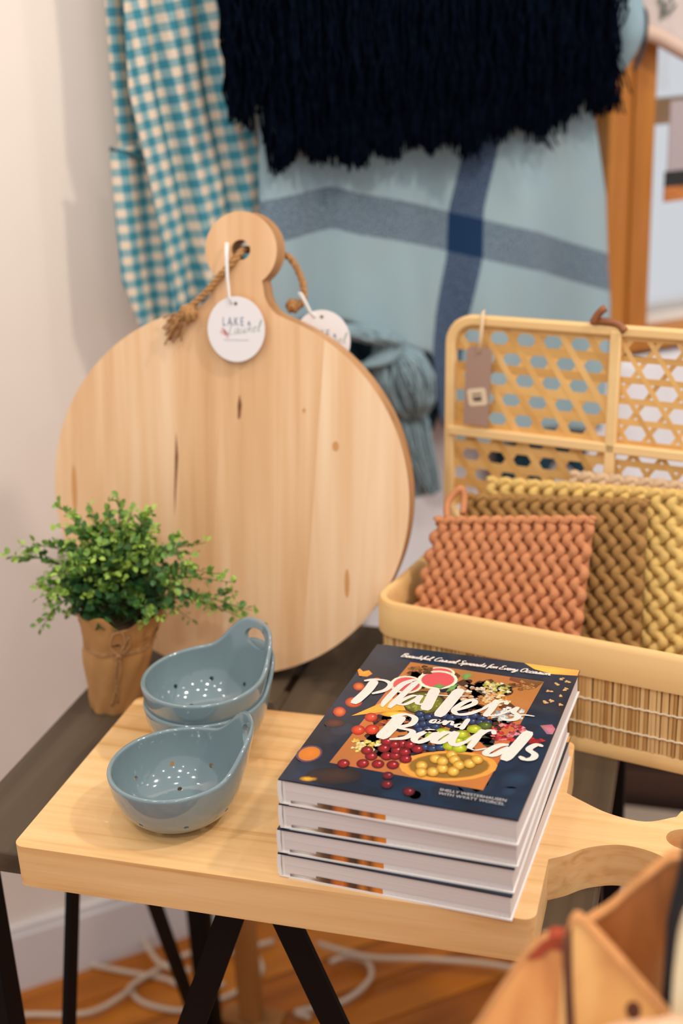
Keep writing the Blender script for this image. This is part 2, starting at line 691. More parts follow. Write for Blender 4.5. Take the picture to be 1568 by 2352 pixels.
# floor: a sub floor and planks laid along the wall
fl = MB()
fl.prism([tuple(wp(s, 0, o).xy) for s, o in ((-2.2, -.02), (-2.2, 3.2), (3.2, 3.2), (3.2, -.02))][::1], -.06, -.016)
floor = tag(obj('floor', fl, plain('subfloor', (70, 42, 20), .8)), 'orange brown plank floor', kind='structure')
M_PLANK = wood('floor_oak', (206, 128, 36), (178, 100, 18), (124, 62, 8), 'X', .55, .35, per_object=.16, bands=.45)
random.seed(3)
pm = {}
for row in range(30):
    off = .006 + row * .088
    s = -1.3 - random.uniform(0, .7)
    while s < 3.0:
        ln = random.choice((.7, .9, 1.1))
        if ln not in pm:
            b = MB().box((0, -.0425, -.016), (ln - .003, .0425, 0))
            pm[ln] = mesh_of(b, 'plank', M_PLANK)
        o = obj('plank', pm[ln], None, floor, loc=wp(s, 0, off + .043), rot=(0, 0, WANG))
        s += ln
# wall with the window opening
SL0, SL1, SR0, SR1, ZS0, ZS1 = .50, .939, 1.024, 1.62, .972, 1.95


def wall_mesh(thick=.12):
    mb = MB()
    M = Matrix.Translation(W0) @ Matrix.Rotation(WANG, 4, 'Z')
    for s0, s1, z0, z1 in ((-1.5, SL0, -.05, 2.9), (SL0, SR1, -.05, ZS0), (SL0, SR1, ZS1, 2.9), (SR1, 3.0, -.05, 2.9)):
        mb.box((s0, 0, z0), (s1, thick, z1), M)
    return mb


tag(obj('wall_back', wall_mesh(), M_WALL), 'cream painted wall behind the display table', kind='structure')
b = MB()
b.prism([(-1.5, 0), (-1.5, -.016), (3.0, -.016), (3.0, 0)], 0, .108, Matrix.Translation(W0) @ Matrix.Rotation(WANG, 4, 'Z'))
b.prism([(-1.5, 0), (-1.5, -.011), (3.0, -.011), (3.0, 0)], .108, .122, Matrix.Translation(W0) @ Matrix.Rotation(WANG, 4, 'Z'))
tag(obj('baseboard_back', b, M_BASEB), 'white baseboard along the cream wall', kind='structure')

# window: casing post, jambs, sill, muntins, panes
win = thing('window_1', None, None, W0, WANG)
tag(win, 'daylit window with an orange brown casing post', kind='structure')
f = MB().box((SL1 - .002, -.030, ZS0 - .01), (1.030, .10, ZS1))
obj('casing_post', f, M_OAK, win, bevel=.004)
f = MB().box((.982, -.036, ZS0 - .01), (.990, -.029, ZS1))
obj('casing_bead', f, M_OAK, win, bevel=.003)
f = MB().box((SL0 - .07, -.045, .935), (SR1 + .06, .02, ZS0 - .002))
obj('window_sill', f, M_OAK, win, bevel=.004)
for s0 in (SL0 - .065, SR1 - .005):
    obj('jamb', MB().box((s0, -.022, ZS0), (s0 + .07, .06, ZS1)), M_OAK, win, bevel=.003)
obj('head_casing', MB().box((SL0 - .07, -.025, ZS1), (SR1 + .07, .06, ZS1 + .07)), M_OAK, win, bevel=.003)
for s0, s1 in ((SL0, SL1), (1.030, SR1)):
    obj('muntin', MB().box((s0, .045, 1.306), (s1, .085, 1.348)), M_MUNT, win, bevel=.003)
    for z0, z1 in ((ZS0, 1.306), (1.348, ZS1)):
        obj('pane', MB().box((s0, .062, z0), (s1, .066, z1)), glass_mat('window_glass', (.98, .99, 1), .02), win)

# ================================================================ TABLE
M_DARK = wood('dark_stained_wood', (96, 80, 62), (82, 68, 52), (60, 48, 36), 'Y', .9, .55, spec=.3)
M_STEEL = plain('black_powder_coated_steel', (8, 9, 11), .55, spec=.15)
TX0, TX1, TY0, TY1 = -.376, .269, .034, .590
tab = thing('display_table', 'dark stained wood side table on black steel legs with slanted braces', 'table', ((TX0 + TX1) / 2, (TY0 + TY1) / 2, 0))
tc = Vector(tab.location)
L_ = lambda lo, hi: (tuple(Vector(lo) - tc), tuple(Vector(hi) - tc))
obj('tabletop', MB().box(*L_((TX0, TY0, ZT - .026), (TX1, TY1, ZT))), M_DARK, tab, bevel=.003)
lw = .030
for x in (TX0 + .004, TX1 - .004 - lw):
    for y in (TY0 + .012, TY1 - .004 - lw):
        obj('leg', MB().box(*L_((x, y, 0), (x + lw, y + lw, ZT - .026))), M_STEEL, tab, bevel=.002)


def brace(p0, p1, wdir, w, thick_dir, t):
    """Flat bar from p0 to p1; WDIR is the horizontal direction of its width."""
    wv, tv = Vector(wdir) * w / 2, Vector(thick_dir) * t / 2
    p0, p1 = Vector(p0) - tc, Vector(p1) - tc
    vs = [p + a * wv + c * tv for p in (p0, p1) for a, c in ((-1, -1), (1, -1), (1, 1), (-1, 1))]
    mb = MB()
    mb.add(vs, [(0, 1, 2, 3), (7, 6, 5, 4), (0, 4, 5, 1), (1, 5, 6, 2), (2, 6, 7, 3), (3, 7, 4, 0)])
    return mb


cxm, cym = -.053, .305
for sx, xe in ((-1, TX0 + .05), (1, TX1 - .05)):
    obj('brace', brace((cxm + sx * .016, TY0 + .032, ZT - .026), (xe, TY0 + .032, .03), (1, 0, 0), .030, (0, 1, 0), .006), M_STEEL, tab)
for x in (TX0 + .019, TX1 - .019):
    for sy, ye in ((-1, TY0 + .03), (1, TY1 - .05)):
        obj('brace', brace((x, cym + sy * .016, ZT - .026), (x, ye, .03), (0, 1, 0), .028, (1, 0, 0), .006), M_STEEL, tab)

# ================================================================ PADDLE BOARD ON THE TABLE
M_PINE = wood('pale_pine', (240, 198, 142), (230, 182, 122), (206, 150, 90), 'X', 2.6, .42, bands=.5, seed=2.0)
pts = []


def arc(cx, cy, r, a0, a1, n=6):
    return [(cx + r * math.cos(R(a0 + (a1 - a0) * k / n)), cy + r * math.sin(R(a0 + (a1 - a0) * k / n))) for k in range(n + 1)]


out = arc(-.255, .000, .010, 180, 270) + arc(.216, .000, .010, 270, 360)
out += [tuple(p.xy) for p in smooth_path([(.226, .076, 0), (.240, .085, 0), (.259, .101, 0), (.286, .111, 0), (.314, .107, 0), (.338, .092, 0)], 5)]
out += arc(.362, .134, .048, 240, 480, 18)
out += [tuple(p.xy) for p in smooth_path([(.334, .166, 0), (.306, .152, 0), (.273, .158, 0), (.245, .174, 0), (.230, .184, 0)], 5)]
out += arc(.218, .269, .010, 0, 90) + arc(-.255, .267, .010, 90, 180)
bm = bmesh.new()
hole = [bm.verts.new((.345 + .019 * math.cos(a), .132 + .016 * math.sin(a), 0)) for a in np.linspace(0, 2 * PI, 20, endpoint=False)]
ov = [bm.verts.new((x, y, 0)) for x, y in out]
ed = [bm.edges.new((ov[i], ov[(i + 1) % len(ov)])) for i in range(len(ov))] + [bm.edges.new((hole[i], hole[(i + 1) % 20])) for i in range(20)]
bmesh.ops.triangle_fill(bm, edges=ed, use_beauty=True)
for fc in list(bm.faces):
    c = fc.calc_center_median()
    if ((c.x - .345) / .019) ** 2 + ((c.y - .132) / .016) ** 2 < .85:
        bm.faces.remove(fc)
bmesh.ops.recalc_face_normals(bm, faces=bm.faces)
for fc in bm.faces:
    if fc.normal.z < 0:
        fc.normal_flip()
g = bmesh.ops.extrude_face_region(bm, geom=list(bm.faces))
top_f = [v for v in g['geom'] if isinstance(v, bmesh.types.BMVert)]
bmesh.ops.translate(bm, verts=top_f, vec=(0, 0, .045))
bmesh.ops.recalc_face_normals(bm, faces=bm.faces)
me = bpy.data.meshes.new('serving_board')
bm.to_mesh(me)
bm.free()
me.materials.append(M_PINE)
pb = obj('serving_board', me, None, loc=(0, 0, ZT), bevel=.0065, bseg=4)
tag(pb, 'thick pale wooden paddle board lying flat on the table under bowls and books', 'cutting board')

# ================================================================ BOOKS
M_COVER = plain('navy_laminated_cover', (15, 35, 55), .30, noise=.55, nscale=26, coat=.25)
M_PAGES = None


def pages_mat():
    m, nt, b_, N, L = nodes_of('page_edges')
    tcn = N.new('ShaderNodeTexCoord')
    mp = N.new('ShaderNodeMapping')
    mp.inputs['Scale'].default_value = (4, 4, 2600)
    L.new(tcn.outputs['Object'], mp.inputs['Vector'])
    n = N.new('ShaderNodeTexNoise')
    n.inputs['Scale'].default_value = 1
    L.new(mp.outputs['Vector'], n.inputs['Vector'])
    L.new(mixc(N, L, n.outputs['Fac'], lin((196, 184, 178)), lin((238, 226, 220))), b_.inputs['Base Color'])
    b_.inputs['Roughness'].default_value = .8
    return m


M_PAGES = pages_mat()
M_CASE = plain('white_case_lining', (232, 226, 220), .5)
M_INK = vcol('cover_ink', .34, .35)
BWD, BHT, BTH = .212, .263, .0256
ct = .0016


def cover_print():
    p = Print()
    W_, RD = (226, 214, 202), (176, 28, 40)
    rnd = random.Random(5)
    # cloudy navy ground
    for _ in range(40):
        x, y = rnd.uniform(8, 204), rnd.uniform(8, 255)
        r = rnd.uniform(6, 16)
        c = rnd.choice([(10, 22, 38), (16, 42, 66), (14, 32, 50), (22, 54, 80)])
        if 14 < x < 198:
            p.disk(min(max(x, r), 212 - r), min(max(y, r), 263 - r), r, r * .8, rnd.uniform(0, 3), c, (15, 34, 54), n=12)
    p.next()
    # loose things on the ground
    p.disk(45.8, 18, 25, 14, -2.88, (62, 40, 34), (18, 24, 34))
    p.disk(12, 44.6, 11.5, 14, 0, (214, 124, 40), (70, 34, 30), ring=(88, 60, 84))
    p.disk(26.3, 7, 7.9, 4, -2.91, (250, 190, 50), (120, 70, 24))
    p.poly([(156, 262.6), (211.6, 262.6), (211.6, 250.8), (187.6, 247.4), (168.6, 252.7)], (232, 168, 74), .25)
    p.poly([(.6, 203), (1.5, 207), (6.9, 201.8), (11.8, 205.8), (17.5, 199.8), (14.3, 192.9), (6.2, 192.2)], (220, 142, 44), .3)
    p.poly([(197, 149), (206.9, 154), (211.5, 147), (211, 137), (206, 136)], (170, 96, 110), .5)
    for x, y in ((197, 240.2), (195.2, 229.8), (204.8, 235.2), (191.8, 213.5), (204.3, 208.2), (193.4, 192), (207, 191.1), (206.4, 221.6), (199, 196)):
        for _ in range(3):
            p.blob(x + rnd.uniform(-2.4, 2.4), y + rnd.uniform(-2, 2), rnd.uniform(1.5, 2.6), (228, 186, 120), (130, 84, 44))
    for x, y, a, b_, t in ((12, 121.2, 9.4, 6.1, 1.98), (13.1, 171.9, 8.1, 5.6, 1.97), (18.8, 141.7, 10.1, 8.2, 2.03), (25.6, 190.1, 4.1, 3.2, 1.97)):
        p.disk(x, y, a, b_, t, (236, 120, 60), (150, 34, 22))
    p.disk(14.9, 100.4, 9.9, 7.9, -2.98, (96, 46, 42), (30, 20, 26))
    # wooden picture board
    p.next()
    p.poly([(46.6, 233.6), (80, 232.8), (115, 231.6), (150, 230.6), (183.1, 229.9), (181, 180), (178, 120), (173.9, 33.1), (140, 33.6), (100, 34.6), (60, 35.6), (34.5, 36.1), (38, 100), (42, 170)], (178, 106, 54), .16)
    p.next()
    for _ in range(230):
        x, y = rnd.uniform(52, 168), rnd.uniform(62, 216)
        c = rnd.choice([(70, 40, 26), (112, 62, 32), (34, 30, 38), (28, 32, 48), (48, 36, 30), (52, 56, 38)])
        p.blob(x, y, rnd.uniform(4, 9), c)
    p.next()
    # pesto bowl, plate, cheese
    p.disk(83, 159, 27, 26, 1.97, (58, 40, 26), (60, 40, 24), ring=(150, 96, 40))
    p.disk(135.7, 60.8, 42.5, 24, -2.84, (120, 90, 34), (190, 124, 50), ring=(222, 150, 62))
    p.poly([(178, 215), (183, 229), (150, 230), (150, 224)], (104, 62, 34), .4)
    p.next()
    p.disk(83, 159, 20, 19, 1.97, (150, 150, 44), (84, 84, 26))
    for _ in range(40):
        a, r = rnd.uniform(0, 6.28), 17 * rnd.random() ** .5
        p.blob(83 + r * math.cos(a), 159 + r * math.sin(a), rnd.uniform(1.5, 3), rnd.choice([(160, 166, 60), (110, 116, 36), (190, 186, 90)]))
    p.poly([(25.5, 116.9), (45, 148.4), (46.8, 157.9), (60.4, 158.9), (71.2, 140.9), (53.3, 132.9)], (240, 160, 52), .12)
    p.disk(63.5, 131.5, 13, 5.5, -2.86, (250, 206, 74), (206, 130, 30))
    for x, y, a, b_, t in ((80.2, 218.7, 16.2, 12.6, -2.84), (56.5, 188, 17.8, 15.9, 1.96)):
        p.disk(x, y, a, b_, t, (212, 82, 86), (194, 54, 70), ring=(246, 222, 190))
    p.next()
    p.disk(83.1, 205.4, 19.7, 18.9, -2.81, (214, 84, 88), (196, 56, 72), ring=(250, 228, 198))
    p.next()
    for q in ([(82.2, 191.4), (86.3, 198), (95.1, 195.3), (91, 188.8)], [(97.4, 183.9), (98.8, 196.4), (104.2, 202.1), (104.1, 191.9)], [(103.7, 218.5), (107.1, 228), (113.4, 223.5), (109.5, 211.9)]):
        p.poly(q, (104, 142, 74), .3)
    # granola, nuts, cheese, pomegranate, honeycomb
    for (cx, cy, rx, ry), cols, n in (((123.9, 190, 20, 16), [(224, 200, 170), (150, 100, 60), (240, 224, 200), (196, 130, 60)], 40),
                                      ((141, 205, 15, 11), [(236, 214, 130), (220, 178, 70), (150, 160, 70), (244, 232, 190)], 34),
                                      ((149, 184, 15, 11), [(246, 176, 84), (252, 214, 150), (220, 130, 46)], 26),
                                      ((167, 217, 11, 9), [(140, 88, 40), (90, 54, 28), (190, 132, 70)], 18),
                                      ((62, 222, 12, 8), [(70, 46, 30), (110, 70, 40), (160, 104, 56)], 20),
                                      ((165, 161, 15, 14), [(232, 230, 222), (200, 206, 204), (246, 244, 236), (150, 164, 172)], 30),
                                      ((174, 128, 16, 17), [(206, 40, 56), (140, 20, 36), (238, 150, 150), (236, 110, 110)], 44),
                                      ((199, 123, 10, 6), [(200, 40, 44), (150, 24, 34)], 12),
                                      ((55, 72, 14, 12), [(246, 216, 110), (228, 178, 70), (250, 236, 180)], 30),
                                      ((62, 112, 14, 8), [(150, 60, 30), (96, 40, 26), (200, 96, 40)], 20)):
        for _ in range(n):
            a, r = rnd.uniform(0, 6.28), rnd.random() ** .5
            p.blob(cx + rx * r * math.cos(a), cy + ry * r * math.sin(a), rnd.uniform(2.2, 4.2), rnd.choice(cols))
    p.next()

    def fruit(L, body, edge, hi, s=1.0):
        for k, (x, y, a, b_) in enumerate(L):
            p.layer += .12
            p.disk(x, y, a * s, b_ * s, 1.9, body, edge, n=16)
            p.layer += .05
            p.disk(x + a * .12, y + b_ * .3, a * .22, b_ * .2, 1.9, hi, body, n=8)

    fruit([(40.4, 94.7, 8.5, 6.4), (52.3, 99, 8.9, 6.6), (44.1, 119.6, 8.1, 6.1)], (236, 78, 44), (150, 26, 20), (255, 216, 190))
    bl = [(84, 128), (89.7, 131.5), (95.3, 135.1), (101.8, 138.9), (88.9, 118.4), (94.5, 122), (100.1, 125.5), (94.1, 111), (100.5, 114.7), (106.5, 120.1), (108.9, 141.1), (116, 139.5), (121.2, 144.8), (129.2, 143.5), (135.3, 149.1), (143.7, 146), (136.3, 138.3), (143.7, 138.7), (107.3, 83.5), (114.7, 83.4), (121, 86.7), (89.1, 105.9), (112, 130), (119, 127), (150, 140), (104, 150), (110, 156), (86, 138)]
    fruit([(x, y, 5.8, 5) for x, y in bl], (54, 76, 116), (14, 22, 44), (150, 172, 202))
    fruit([(149.5, 134.3, 7, 6.5)], (96, 116, 40), (50, 60, 24), (190, 200, 110))
    fruit([(x, y, 7.4, 7) for x, y in ((122.5, 103.7), (115.4, 112.1), (108.8, 103), (128.7, 91.8), (137.3, 90.3), (132.4, 101.5), (143, 106.4), (132.8, 113.2), (141.6, 125.4))], (204, 208, 48), (120, 134, 20), (246, 246, 170))
    ch = [(47.2, 37.8), (63.4, 42.7), (76.4, 45.7), (89.3, 48), (79.8, 60), (86.6, 62.7), (73.2, 71.4), (86.1, 82.9), (93.4, 83.4), (66.5, 55.9), (102.3, 78.6), (85.2, 71.7), (59.9, 64), (92.9, 70.6), (80, 80), (97, 60), (72, 83)]
    fruit([(x, y, 7, 5.6) for x, y in ch], RD, (70, 6, 18), (255, 190, 190))
    fruit([(90.6, 30.8, 6, 5), (94.1, 17.8, 6.6, 5.2), (115, 12.9, 6.6, 5.2)], (128, 26, 42), (50, 8, 20), (220, 150, 160))
    ol = [(113.7, 53.9), (122, 67.9), (133.9, 78), (132.2, 54.7), (138.6, 70.9), (144.4, 63.9), (125.8, 47.3), (142.4, 53), (116.5, 43.9), (152.6, 68.7), (157.2, 77), (129, 65.7)]
    fruit([(x, y, 7.6, 5.2) for x, y in ol], (244, 200, 92), (170, 116, 30), (255, 240, 196))
    p.next(2)
    # title
    T = [(10, [(24.8, 186.6), (24.3, 164.7), (19.7, 138.0)]), (5.5, [(14.7, 183.0), (24.1, 188.4), (35.3, 188.8), (42.2, 182.3), (40.4, 170.8), (30.6, 161.0)]), (3, [(48.5, 139.8), (45.9, 149.8), (48.6, 170.4), (54.6, 189.3)]), (7, [(47.4, 141.4), (49.0, 163.3), (53.4, 186.8), (61.3, 197.0), (64.3, 193.8), (61.9, 179.2), (57.1, 154.0), (54.9, 139.8)]), (5, [(76.8, 168.6), (69.5, 167.9), (62.3, 156.3), (61.4, 149.8), (67.2, 150.1), (74.0, 161.0), (77.1, 170.2), (77.3, 157.0), (82.5, 154.7), (88.9, 162.8)]), (11, [(86.6, 187.2), (87.6, 168.1), (88.7, 145.0)]), (11.5, [(109.8, 193.0), (106.8, 166.0), (103.4, 137.2)]), (2.8, [(80.0, 173.6), (96, 176.4), (108, 178.4), (120.6, 181.7)]), (6, [(116.1, 152.0), (124.9, 162.3), (129.9, 170.3), (127.2, 175.8), (121.1, 171.3), (115.6, 158.2), (115.4, 150.5), (120.9, 146.3), (130.6, 151.0), (140.9, 163.3)]), (4, [(139.5, 161.0), (144.5, 172.4), (149.3, 180.5)]), (7, [(148.8, 182.5), (147.8, 166), (145.4, 149.5)]), (4.5, [(148.2, 172), (152, 179), (157.5, 181.2), (159.0, 176.0)]), (3.5, [(146.5, 151), (156, 155), (166, 168), (171, 174)]), (6, [(170.8, 175.0), (168.4, 165.5), (174.2, 159.5), (172.6, 152.0), (165.3, 149.0), (160.1, 151.2)]), (3.5, [(169.9, 157.4), (178.9, 162.1), (188.9, 162.6)]),
         (3, [(106.0, 132.0), (101.0, 130.0), (99.9, 125.7), (103.1, 125.4), (106.5, 132.2), (106.6, 125.8), (110.1, 127.8)]), (3, [(110.3, 126.9), (112.7, 132.1), (113.2, 124.8), (116.0, 131.6), (119.3, 132.1), (120.0, 126.4), (123.1, 127.8)]), (3, [(128.4, 130.9), (124.6, 128.3), (124.6, 123.9), (128.7, 125.1), (129.9, 130.9)]), (5, [(131.9, 141.4), (130.5, 120.8)]),
         (13, [(70.8, 128.9), (68.3, 108.8), (64.6, 85.5)]), (6.5, [(61.7, 124.6), (73.5, 132.7), (83.9, 128.8), (84.3, 117.3), (76.1, 108.7), (87.0, 106.7), (89.8, 102.0), (85.7, 92.9), (73.1, 86.7)]), (7, [(102.4, 110.8), (95.9, 100.7), (94.7, 92.8), (99.6, 89.1), (106.4, 97.5), (110.1, 108.1), (105.1, 112.1), (102.8, 109.5), (110.8, 112.4)]), (7, [(126.9, 113.5), (118.1, 111.3), (112.7, 99.4), (113.4, 93.3), (119.1, 95.0), (124.5, 106.5), (127.5, 114.6), (127.8, 99.3), (133.0, 93.9), (141.5, 103.5)]), (4, [(140.5, 102.2), (144.7, 113.2), (148.4, 122.0)]), (6.5, [(149.4, 126.5), (147.8, 108), (145.6, 91.5)]), (5, [(148.6, 114), (153.0, 124.5), (158.6, 127.0), (161.4, 121.0)]), (2.5, [(146, 92.5), (152, 90.8), (160.5, 96.5)]), (7, [(177.9, 107.8), (169.7, 103.9), (162.2, 90.7), (164.5, 86.0), (170.9, 89.3), (178.9, 104.0)]), (11, [(190.6, 135.2), (185.3, 107.5), (179.7, 81.7)]), (6.5, [(207.5, 113.6), (201.3, 114.5), (196.7, 105.3), (203.2, 98.7), (203.0, 91.9), (197.2, 88.3), (191.1, 91.8)])]
    for w, q in T:
        p.layer += .2
        p.stroke(w, q, W_, pressure=.45)
    p.next()
    p.script('Beautiful, Casual Spreads for Every Occasion', 33, 240.5, 8.0, 1.5, W_, ang=R(.8), track=-.035)
    p.next()
    for s, y in (('SHELLY WESTERHAUSEN', 21), ('WITH WYATT WORCEL', 15.5)):
        text_mesh(s, .0052, Matrix.Translation((.168, y * .001, 0)), p.mb, lin((196, 190, 186)), p.layer * p.step)
    return p.mb


def page_edge_print():
    """Picture that bleeds off the foot of the last pages."""
    mb = MB()
    rnd = random.Random(2)
    x = .011
    cols = [(120, 104, 100), (196, 184, 178), (214, 204, 198), (206, 190, 178), (150, 120, 90), (104, 72, 44), (84, 54, 34), (196, 104, 30), (206, 112, 30), (96, 56, 28), (76, 46, 26), (200, 116, 34), (120, 66, 26), (220, 128, 34)]
    w = .0062
    for i, c in enumerate(cols):
        k = .5 if i < 4 else 1
        mb.add([(x, -.0003, ct), (x + w, -.0003, ct), (x + w, -.0003, ct + .0052 * k), (x, -.0003, ct + .0052 * k)], [(0, 1, 2, 3)], [lin(c), lin(cols[min(i + 1, len(cols) - 1)]), lin(cols[min(i + 1, len(cols) - 1)]), lin(c)])
        x += w
    x1 = x
    mb.add([(x1, -.0003, ct), (BWD - .0021, -.0003, ct), (BWD - .0021, -.0003, ct + .005), (x1, -.0003, ct + .005)], [(0, 1, 2, 3)], lin((228, 220, 215)))
    return mb


def make_book():
    t = thing('cookbook', '', 'book', group='stack of cookbooks')
    sh = Vector((-BWD / 2, -BHT / 2, 0))
    c = lambda lo, hi: (tuple(Vector(lo) + sh), tuple(Vector(hi) + sh))
    pg = obj('page_block', MB().box(*c((.006, .0016, ct), (BWD - .0018, BHT - .002, BTH - ct))), M_PAGES, t)
    ep = obj('page_edge_picture', page_edge_print(), vcol('page_ink', .8), pg, loc=sh + Vector((0, .0015, 0)))
    for nm, z0, z1 in (('back_cover', 0, ct), ('front_cover', BTH - ct, BTH)):
        # hinge groove close to the spine, squared boards beyond it
        prof = [(0, z0), (.0035, z0), (BWD, z0), (BWD, z1)] if nm == 'back_cover' else None
        mb = MB()
        mb.box(*c((.0095, 0, z0), (BWD, BHT, z1)))
        d = -.0005 if nm == 'front_cover' else .0005
        lo, hi = (z0, z1 + d) if nm == 'front_cover' else (z0 + d, z1)
        mb.box(*c((.0008, 0, lo), (.0096, BHT, hi)))
        o = obj(nm, mb, M_COVER if nm == 'front_cover' else M_CASE, t)
    pr = obj('cover_print', cover_print(), M_INK, t, loc=sh + Vector((0, 0, BTH)))
    sp = MB()
    pf = [(.0036, .0017), (.0008, .0018), (0, .004), (-.0004, BTH / 2), (0, BTH - .004), (.0008, BTH - .0018), (.0036, BTH - .0017), (.0030, BTH / 2)]
    n = len(pf)
    vs = [Vector((x, y, z)) + sh for y in (0, BHT) for x, z in pf]
    sp.add(vs, [tuple(range(n)), tuple(range(2 * n - 1, n - 1, -1))] + [(i, i + n, (i + 1) % n + n, (i + 1) % n) for i in range(n)])
    obj('spine', sp, M_CASE, t)
    # case lining strip seen at the foot beside the spine
    obj('headband', MB().box(*c((.0036, .0018, ct), (.0062, BHT - .002, BTH - ct))), M_CASE, t)
    return t


def book_at(b, fl_x, fl_y, yaw, z, label):
    v = Matrix.Rotation(yaw, 3, 'Z') @ Vector((BWD / 2, BHT / 2, 0))
    b.location = (fl_x + v.x, fl_y + v.y, z)
    b.rotation_euler = (0, 0, yaw)
    b['label'] = label


bk = make_book()
book_at(bk, .0012, .0008, R(-4.7), ZB + 3 * BTH, 'top cookbook of the stack, its dark blue cover showing fruit and big white lettering')
for k, (dx, dy, yw, lb) in enumerate((( -.0012, .0004, -3.2, 'second cookbook from the top of the stack, directly under the open-faced top copy'), (-.0040, -.0004, -3.4, 'third cookbook from the top of the stack, second from the board'), (-.0052, -.0006, -4.2, 'bottom cookbook of the stack, resting on the pale paddle board'))):
    o = copy_tree(bk)
    book_at(o, .0012 + dx, .0008 + dy, R(yw), ZB + (2 - k) * BTH, lb)

# ================================================================ BOWLS
M_GLAZE = plain('blue_grey_glaze', (118, 136, 140), .10, noise=.04, nscale=14, coat=.6, spec=.6)


def bowl_mesh():
    RO, HH = .0628, .0575
    nt_, na = 26, 120
    mb = MB()

    def g(phi):
        phi = (phi + PI) % (2 * PI) - PI
        return .84 * math.exp(-(abs(phi) / .62) ** 3.8) + .16 * math.exp(-(phi / 1.15) ** 2)

    for i in range(nt_ + 1):
        t = i / nt_
        for k in range(na):
            a = 2 * PI * k / na
            gg = g(a)
            base = .022 + (RO - .022) * math.sin(t * PI / 2) ** .92
            z = .004 + (HH - .004) * (1 - math.cos(t * PI / 2)) ** 1.05
            up = max(0, (t - .55) / .45) ** 1.3
            z += up * .0375 * gg
            r = base + up * .013 * gg - .004 * math.sin(t * PI) * 0
            mb.v.append((r * math.cos(a), r * math.sin(a), z))
    for i in range(nt_):
        for k in range(na):
            l = (k + 1) % na
            mb.f.append((i * na + k, i * na + l, (i + 1) * na + l, (i + 1) * na + k))
    mb.f.append(tuple(range(na - 1, -1, -1)))
    me_ = mesh_of(mb, 'bowl_body', M_GLAZE, True)
    tmp = bpy.data.objects.new('bowl_tmp', me_)
    COL.objects.link(tmp)
    so = tmp.modifiers.new('solid', 'SOLIDIFY')
    so.thickness = .0048
    so.offset = 0
    su = tmp.modifiers.new('sub', 'SUBSURF')
    su.levels = su.render_levels = 1
    cut = MB()

    def cyl(c, d, r, ry=None, ln=.03, n=14, up=None):
        c, d = Vector(c), Vector(d).normalized()
        u = (up or Vector((0, 0, 1))) - d * d.dot(up or Vector((0, 0, 1)))
        u = u.normalized() if u.length > 1e-3 else d.orthogonal().normalized()
        v = d.cross(u)
        ry = ry or r
        vs = [c + d * s - u * ry * math.sin(2 * PI * q / n) + v * r * math.cos(2 * PI * q / n) for s in (-ln / 2, ln / 2) for q in range(n)]
        fs = [tuple(range(n - 1, -1, -1)), tuple(range(n, 2 * n))] + [(q, (q + 1) % n, (q + 1) % n + n, q + n) for q in range(n)]
        cut.add(vs, fs)

    for nring, r_, z_, rise, ph in ((5, .032, .0075, .9, .3), (8, .0535, .0240, .45, .1)):
        for q in range(nring):
            a = ph + 2 * PI * q / nring
            cyl((r_ * math.cos(a), r_ * math.sin(a), z_), (math.cos(a) * (1 - rise * .5), math.sin(a) * (1 - rise * .5), -rise), .0024, ln=.034)
    cyl((.072, 0, .0745), (1, 0, -.25), .0190, .0108, ln=.05, n=28)
    cme = mesh_of(cut, 'cutter', None)
    co = bpy.data.objects.new('cutter', cme)
    COL.objects.link(co)
    bo = tmp.modifiers.new('holes', 'BOOLEAN')
    bo.operation = 'DIFFERENCE'
    bo.solver = 'EXACT'
    bo.object = co
    bpy.context.view_layer.update()
    res = baked(tmp)
    bpy.data.objects.remove(tmp)
    bpy.data.objects.remove(co)
    res.polygons.foreach_set('use_smooth', [True] * len(res.polygons))
    res.set_sharp_from_angle(angle=R(50))
    res.name = 'colander_bowl'
    if not res.materials:
        res.materials.append(M_GLAZE)
    return res


BOWL = bowl_mesh()
foot = MB().lathe([(.021, .006), (.0245, .006), (.0255, .0015), (.0245, 0), (.0215, 0), (.0205, .0015), (.021, .006)], 48)
FOOT = mesh_of(foot, 'foot_ring', M_GLAZE, True)


def bowl(loc, rz, label):
    t = thing('colander_bowl', label, 'bowl', loc, rz, 'blue grey colander bowls')
    obj('bowl_body', BOWL, None, t)
    obj('foot_ring', FOOT, None, t)
    return t


bowl((-.1275, .0715, ZB), R(24), 'blue grey colander bowl standing alone at the front of the board')
bowl((-.1480, .2015, ZB), R(50), 'lower blue grey colander bowl holding another bowl nested inside it')
bowl((-.1485, .2020, ZB + .0225), R(54), 'upper blue grey colander bowl nested in the stack, loop handle raised')

# ================================================================ POTTED PLANT
M_KRAFT = plain('kraft_paper', (184, 132, 76), .75, noise=.12, nscale=24, bump=.3, bscale=40)
M_TWINE = plain('jute_twine', (172, 128, 84), .9, noise=.25, nscale=300, bump=.5, bscale=700)
M_MOSS = plain('dark_moss', (66, 46, 28), .95, noise=.4, nscale=120, bump=.8, bscale=120)
pot = thing('potted_plant', 'small leafy green plant in a twine-tied kraft paper pot beside the round board', 'plant', (-.3230, .3300, ZT))
rnd = random.Random(11)
mb = MB()
na = 64
PH = .128
rings = [0, .004, .02, .04, .06, .078, .086, .094, .108, .120, 1.0]
POT_SKEW = Vector((.150, .042, 0))     # the soft paper pot stands slightly askew
crk = [[rnd.uniform(-1, 1) for _ in range(na)] for _ in range(14)]


def pot_r(z, a, i, k):
    r = .0285 + (.0500 - .0285) * (z / PH) ** .9
    r -= .0028 * math.exp(-((z - .086) / .006) ** 2)
    r += .0011 * math.sin(5 * a + i * .7) + .0009 * math.sin(9 * a - i * 1.3) + .0004 * crk[i % 14][k]
    return r


